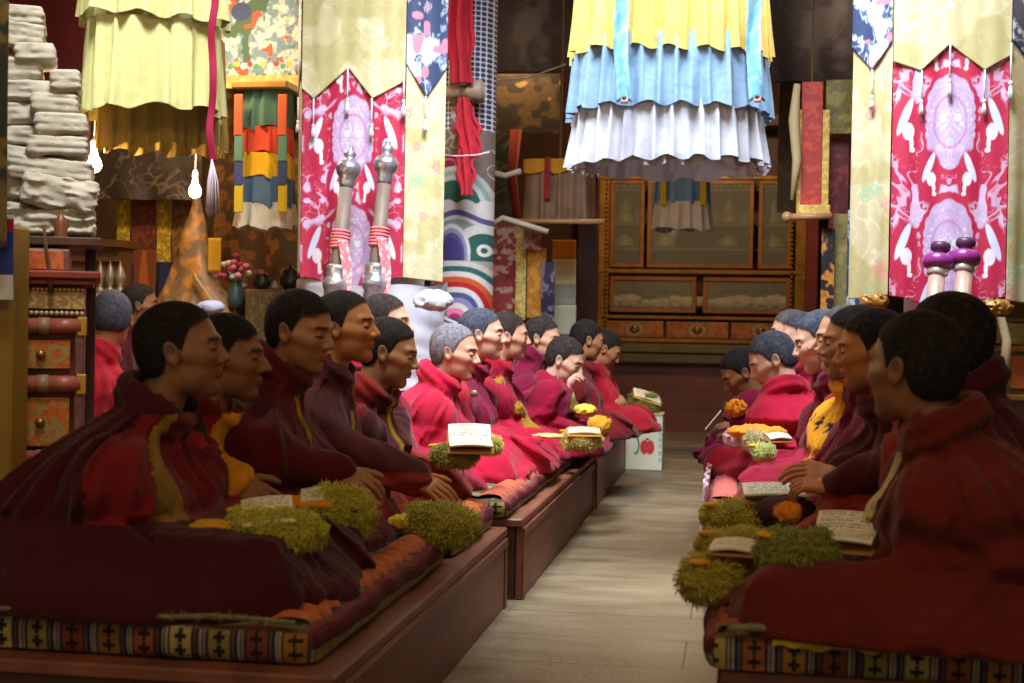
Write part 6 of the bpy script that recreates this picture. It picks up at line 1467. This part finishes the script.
for k, (r4, Y, c, lb, cat, fn, c1, c2) in enumerate(items):
    if fn == 'cloud':
        cf = lambda u, v: mix(floral(u, v, (44, 34, 26), (96, 74, 40), (60, 50, 40), 4, 7), (168, 136, 50), sstep(.60, .63, fbm(u*5.5, v*5.5, 0, 9)))
    elif fn is darkbroc: cf = (lambda a_, b_, s_: lambda u, v: darkbroc(u, v, s_, a_, b_, 10))(c1, c2, k)
    else: cf = (lambda a_, b_, s_: lambda u, v: floral(u, v, a_, b_, tuple(int(x*.6) for x in a_), s_, 12))(c1, c2, k)
    nm = {'drape': 'figured_drape', 'carving': 'carved_board', 'hanging': 'brocade_hanging'}[cat]
    o = pan(nm, *r4, Y, cf, PAINT() if cat == 'drape' else None, None, .01, 70, 110, wave=.012 if cat != 'carving' else 0, seed=k); tag(o, lb, cat)
t = thing('scroll_hanging', P(564, 330, 11.6), 'hanging scroll of stacked orange, cream and grey silk panels by the dark doorway', 'scroll')
for k, (y0, y1, c) in enumerate(((240, 259, (190, 124, 30)), (259, 285, (206, 194, 150)), (285, 305, (140, 144, 132)), (305, 335, (170, 172, 150)))):
    pan('silk_panel', 552, y0, 576, y1, 11.6, c, None, t, .012, 12, 12)
st(MB().box((P(577, 300, 13).x, 13, 0), (P(596, 300, 13).x, 13.1, 3.2)).build('door_1', mat('oxblood_door', (66, 30, 26), rough=.5, var=.2, vscale=4)))
t = thing('covered_drum', P(558, 222, 10.8), 'hanging drum in a brown cloth cover with a yellow top band and rod', 'drum')
a, b = P(520, 222, 10.8), P(592, 222, 10.8); zt2 = P(556, 160, 10.8).z; zb2 = a.z
cxd, rd_ = (a.x+b.x)/2, (b.x-a.x)/2
pleats('cloth_cover', (cxd, 11.0), rd_*.95, .2, zt2, zb2+.02, 14, .012, mat('brown_satin', (104, 76, 56), rough=.5, bump=.002, bscale=20, var=.3, vscale=5), t, p=3.5, seed=4, flare=1.04)
pleats('yellow_band', (cxd-.03, 10.99), rd_*.92, .21, zt2+.01, zt2-.09, 14, .006, cloth('mustard_band', (176, 124, 30)), t, p=3.5, seed=5, flare=1.0)
MB().box((cxd-rd_*.9, 10.85, zt2-.02), (cxd+rd_*.9, 11.18, zt2)).build('top_cover', cloth('mustard_band', (176, 124, 30)), t)
MB().tube([P(512, 221, 10.75), P(604, 222, 10.75)], .02, 10).build('rod', mat('pale_wood_rod', (150, 112, 76), rough=.5, var=.1), t, True)
MB().box((cxd-.09, 10.76, zt2-.30), (cxd-.05, 10.775, zt2+.02)).build('red_ribbon', cloth('darkred', (130, 30, 34)), t)
MB().tube([(cxd, 11.0, zt2-.01), (cxd, 11.0, CEIL)], .01, 6).build('cord', cloth('cord', (90, 70, 50)), t)
tag(MB().tube([P(516, 130, 11.9), P(512, 175, 11.9), P(518, 225, 11.9)], [.05, .04, .03], 10).build('red_cloth_column', cloth('oldred', (140, 50, 40)), None, True), 'narrow bunched red cloth left of the covered drum', 'cloth')
for pts_, lb in ((((488, 82), (528, 78), (566, 64)), 'thin pale wire sagging from the carpeted pillar towards the aisle canopy'), (((490, 172), (505, 176), (521, 171)), 'white twisted scarf tied from the carpeted pillar'), (((490, 226), (503, 218), (522, 224), (548, 232)), 'white scarf knotted round the rod by the pillar')):
    r_ = .006 if 'wire' in lb else .022
    tag(MB().tube([P(x, y, 10.2) for x, y in pts_], r_, 8).build('hanging_wire' if 'wire' in lb else 'knotted_scarf', cloth('rope_white', (160, 150, 136)), None, True), lb, 'wire' if 'wire' in lb else 'scarf')
# ================================================================ between the cabinet and the right pillar
items = [
 ((768, -60, 880, 82), 11.0, 'navy', 'near black navy cloth hanging high right of the aisle canopy', 'drape', (14, 14, 28), (30, 28, 50)),
 ((778, 82, 802, 212), 11.5, 'd', 'dim brown cloth left of the red centred scroll painting', 'drape', (54, 46, 32), (70, 62, 46)),
 ((826, 80, 853, 134), 9.6, 'f', 'olive gold brocade square beside the red scroll', 'hanging', (104, 98, 40), (130, 120, 50)),
 ((829, 134, 848, 236), 9.7, 'f', 'dark red brocade panel right of the red centred scroll', 'hanging', (92, 28, 36), (130, 50, 56)),
 ((846, 136, 862, 230), 9.8, 'f', 'blackish flowered panel beside the right pillar banner', 'hanging', (30, 28, 34), (70, 66, 70)),
 ((821, 228, 834, 318), 9.5, 'f', 'black and orange swirled hanging below the scroll', 'hanging', (26, 26, 34), (190, 124, 44)),
 ((833, 214, 849, 318), 9.55, 'f', 'olive green hanging with a pointed red top between the black orange and blue ones', 'hanging', (112, 104, 56), (130, 120, 70)),
 ((847, 210, 863, 310), 9.3, 'f', 'blue and white patterned hanging touching the right pillar banner', 'hanging', (36, 52, 96), (170, 176, 190)),
]
for k, (r4, Y, kd, lb, cat, c1, c2) in enumerate(items):
    cf = (lambda a_, b_, s_: lambda u, v: darkbroc(u, v, s_, a_, b_, 8))(c1, c2, k) if kd != 'f' else (lambda a_, b_, s_: lambda u, v: floral(u, v, a_, b_, tuple(int(x*.6) for x in a_), s_, 11))(c1, c2, k+20)
    o = pan({'drape': 'figured_drape', 'hanging': 'brocade_hanging'}[cat], *r4, Y, cf, PAINT() if cat == 'drape' else None, None, .01, 60, 110, wave=.012, seed=k); tag(o, lb, cat)
t = thing('red_scroll', P(812, 216, 9.4), 'hanging scroll with a red brocade centre, gold borders and a rod with pale knob', 'scroll')
pan('red_centre', 801, 82, 822, 206, 9.4, lambda u, v: floral(u, v, (150, 34, 24), (176, 56, 34), (104, 22, 20), 3, 14), None, t, .012, 40, 140)
for x0, x1 in ((797, 801), (822, 829)): pan('gold_border', x0, 110, x1, 210, 9.4, goldb, None, t, .014, 10, 60)
pan('gold_hem', 796, 205, 830, 216, 9.39, goldb, None, t, .014, 40, 12)
MB().tube([P(788, 217, 9.38), P(832, 216, 9.38)], .022, 10).ball(P(787, 217, 9.38), .035).build('rod', mat('pale_wood_rod', (150, 112, 76)), t, True)
qq = P(812, 84, 9.4); MB().tube([qq, (qq.x, 9.4, CEIL)], .006, 6).build('cord', cloth('cord', (90, 70, 50)), t)
tag(MB().tube([P(797, 84, 9.3), P(794, 120, 9.3), P(797, 160, 9.3), P(792, 200, 9.3)], [.02, .035, .03, .012], 8).build('white_scarf', cloth('cream_scarf', (160, 146, 110)), None, True), 'long thin cream scarf hanging at the left edge of the red scroll', 'scarf')
st(MB().box((P(806, 300, 15).x, 15.0, 0), (P(812, 300, 15).x+.05, 15.3, 3.4)).build('trim_1', mat('red_post', (110, 36, 26), rough=.5, var=.2)))
# behind the right pillar: low table with draped cloth
t = thing('low_table', P(1010, 340, 7.6), 'low lacquered table draped with a dull yellow green cloth behind the right pillar', 'table'); a = P(984, 300, 7.6); zt2 = P(1000, 322, 7.6).z
MB().box((1.30, 7.6, 0), (3.2, 8.3, zt2-.02), .01).build('carcass', mat('dim_lacquer', (88, 62, 34), rough=.4, var=.2), t)
grid('cloth_cover', 60, 20, lambda u, v: np.stack([1.28+1.95*u, 7.57-.02*np.sin(u*40)*v, zt2+.005-.11*v-.01*np.sin(u*14)], 1), lambda u, v: floral(u*2, v*.1, (150, 138, 70), (176, 160, 90), (110, 100, 50), 8, 18), SILK(), t, thick=.006)
for k in range(4):
    x0 = 1.40+k*.42; MB().box((x0, 7.585, zt2-.34), (x0+.32, 7.6, zt2-.17), .004).build('orange_panel', mat('orange_lacquer', (186, 92, 26), rough=.4, var=.2), t)
MB().box((1.28, 7.56, zt2-.15), (3.22, 7.6, zt2-.12), .004).box((1.28, 7.56, zt2-.40), (3.22, 7.6, zt2-.37), .004).build('rails', mat('gilded_wood', (146, 104, 40)), t)
MB().box((1.28, 7.55, zt2), (3.24, 8.3, zt2+.02)).build('top_board', mat('dim_lacquer', (88, 62, 34)), t)
tag(MB().tube([P(994, 300, 7.2), P(1001, 318, 7.2), P(1007, 340, 7.2), P(1004, 385, 7.2)], [.016, .02, .022, .03], 10).build('bunched_scarf', cloth('cream_scarf', (160, 146, 110)), None, True), 'cream scarf hanging in a thin bunch behind the right pillar', 'scarf')
crumple('carved_ornament', P(874, 302, 6.2), (.055, .04, .03), mat('gilded_wood', (146, 104, 40)), 'small brown gilt ornament at the foot of the right pillar banner, aisle side', 'ornament', amp=.8, h=.008, fr=14)
crumple('carved_ornament', P(995, 308, 6.2), (.065, .04, .03), mat('gilded_wood', (146, 104, 40)), 'brown gilt hook shaped ornament at the foot of the right pillar banner, far side', 'ornament', amp=.8, h=.008, fr=14, seed=4)
# ================================================================ light and exposure
def area(name, loc, rot, size, power, color, spread=180, sy=None):
    l = bpy.data.lights.new(name, 'AREA'); l.energy = power; l.color = color; l.size = size; l.spread = R_(spread)
    if sy: l.shape = 'RECTANGLE'; l.size_y = sy
    o = bpy.data.objects.new(name, l); o.location = loc; o.rotation_euler = rot; link(o); return o
def point(name, loc, power, color, r=.03):
    l = bpy.data.lights.new(name, 'POINT'); l.energy = power; l.color = color; l.shadow_soft_size = r
    o = bpy.data.objects.new(name, l); o.location = loc; link(o); return o
area('skylight', (-.5, 5.55, 4.72), (R_(30), 0, 0), 2.4, 220, (.88, .94, 1.0), 85, 1.6)
area('canopy_fill', (-1.5, 3.3, 4.5), (R_(36), 0, R_(20)), .7, 15, (.92, .95, .92), 42, .7)  # added lamp brightening the pale yellow canopy; no ceiling opening here
bulb = (1.0, .66, .34)
for i, (loc, pw, r) in enumerate((((P(195, 190, 6.6)+Vector((0, -.08, -.02))), 22, .03), ((P(94, 163, 5.4)+Vector((.0, -.08, -.02))), 12, .03), ((-3.3, 8.2, 3.0), 90, .08), ((-.45, 13.2, 3.6), 170, .1), ((.9, 10.5, 3.6), 60, .1), ((-2.0, 11.8, 3.6), 40, .1), ((2.3, 7.2, 3.2), 30, .1), ((-1.2, 1.2, 3.4), 70, .15), ((.8, 1.6, 3.4), 48, .15))):
    point('bulb_and_fill', loc, pw, bulb, r)  # first two at the hanging bulbs, the rest added as unseen warm fill
w = bpy.data.worlds.new('dim_hall'); sc.world = w; w.use_nodes = True
w.node_tree.nodes['Background'].inputs[0].default_value = (1.0, .80, .52, 1); w.node_tree.nodes['Background'].inputs[1].default_value = .32
sc.view_settings.view_transform = 'Standard'; sc.view_settings.look = 'None'; sc.view_settings.gamma = 1; sc.view_settings.use_curve_mapping = False
sc.view_settings.exposure = 0.0
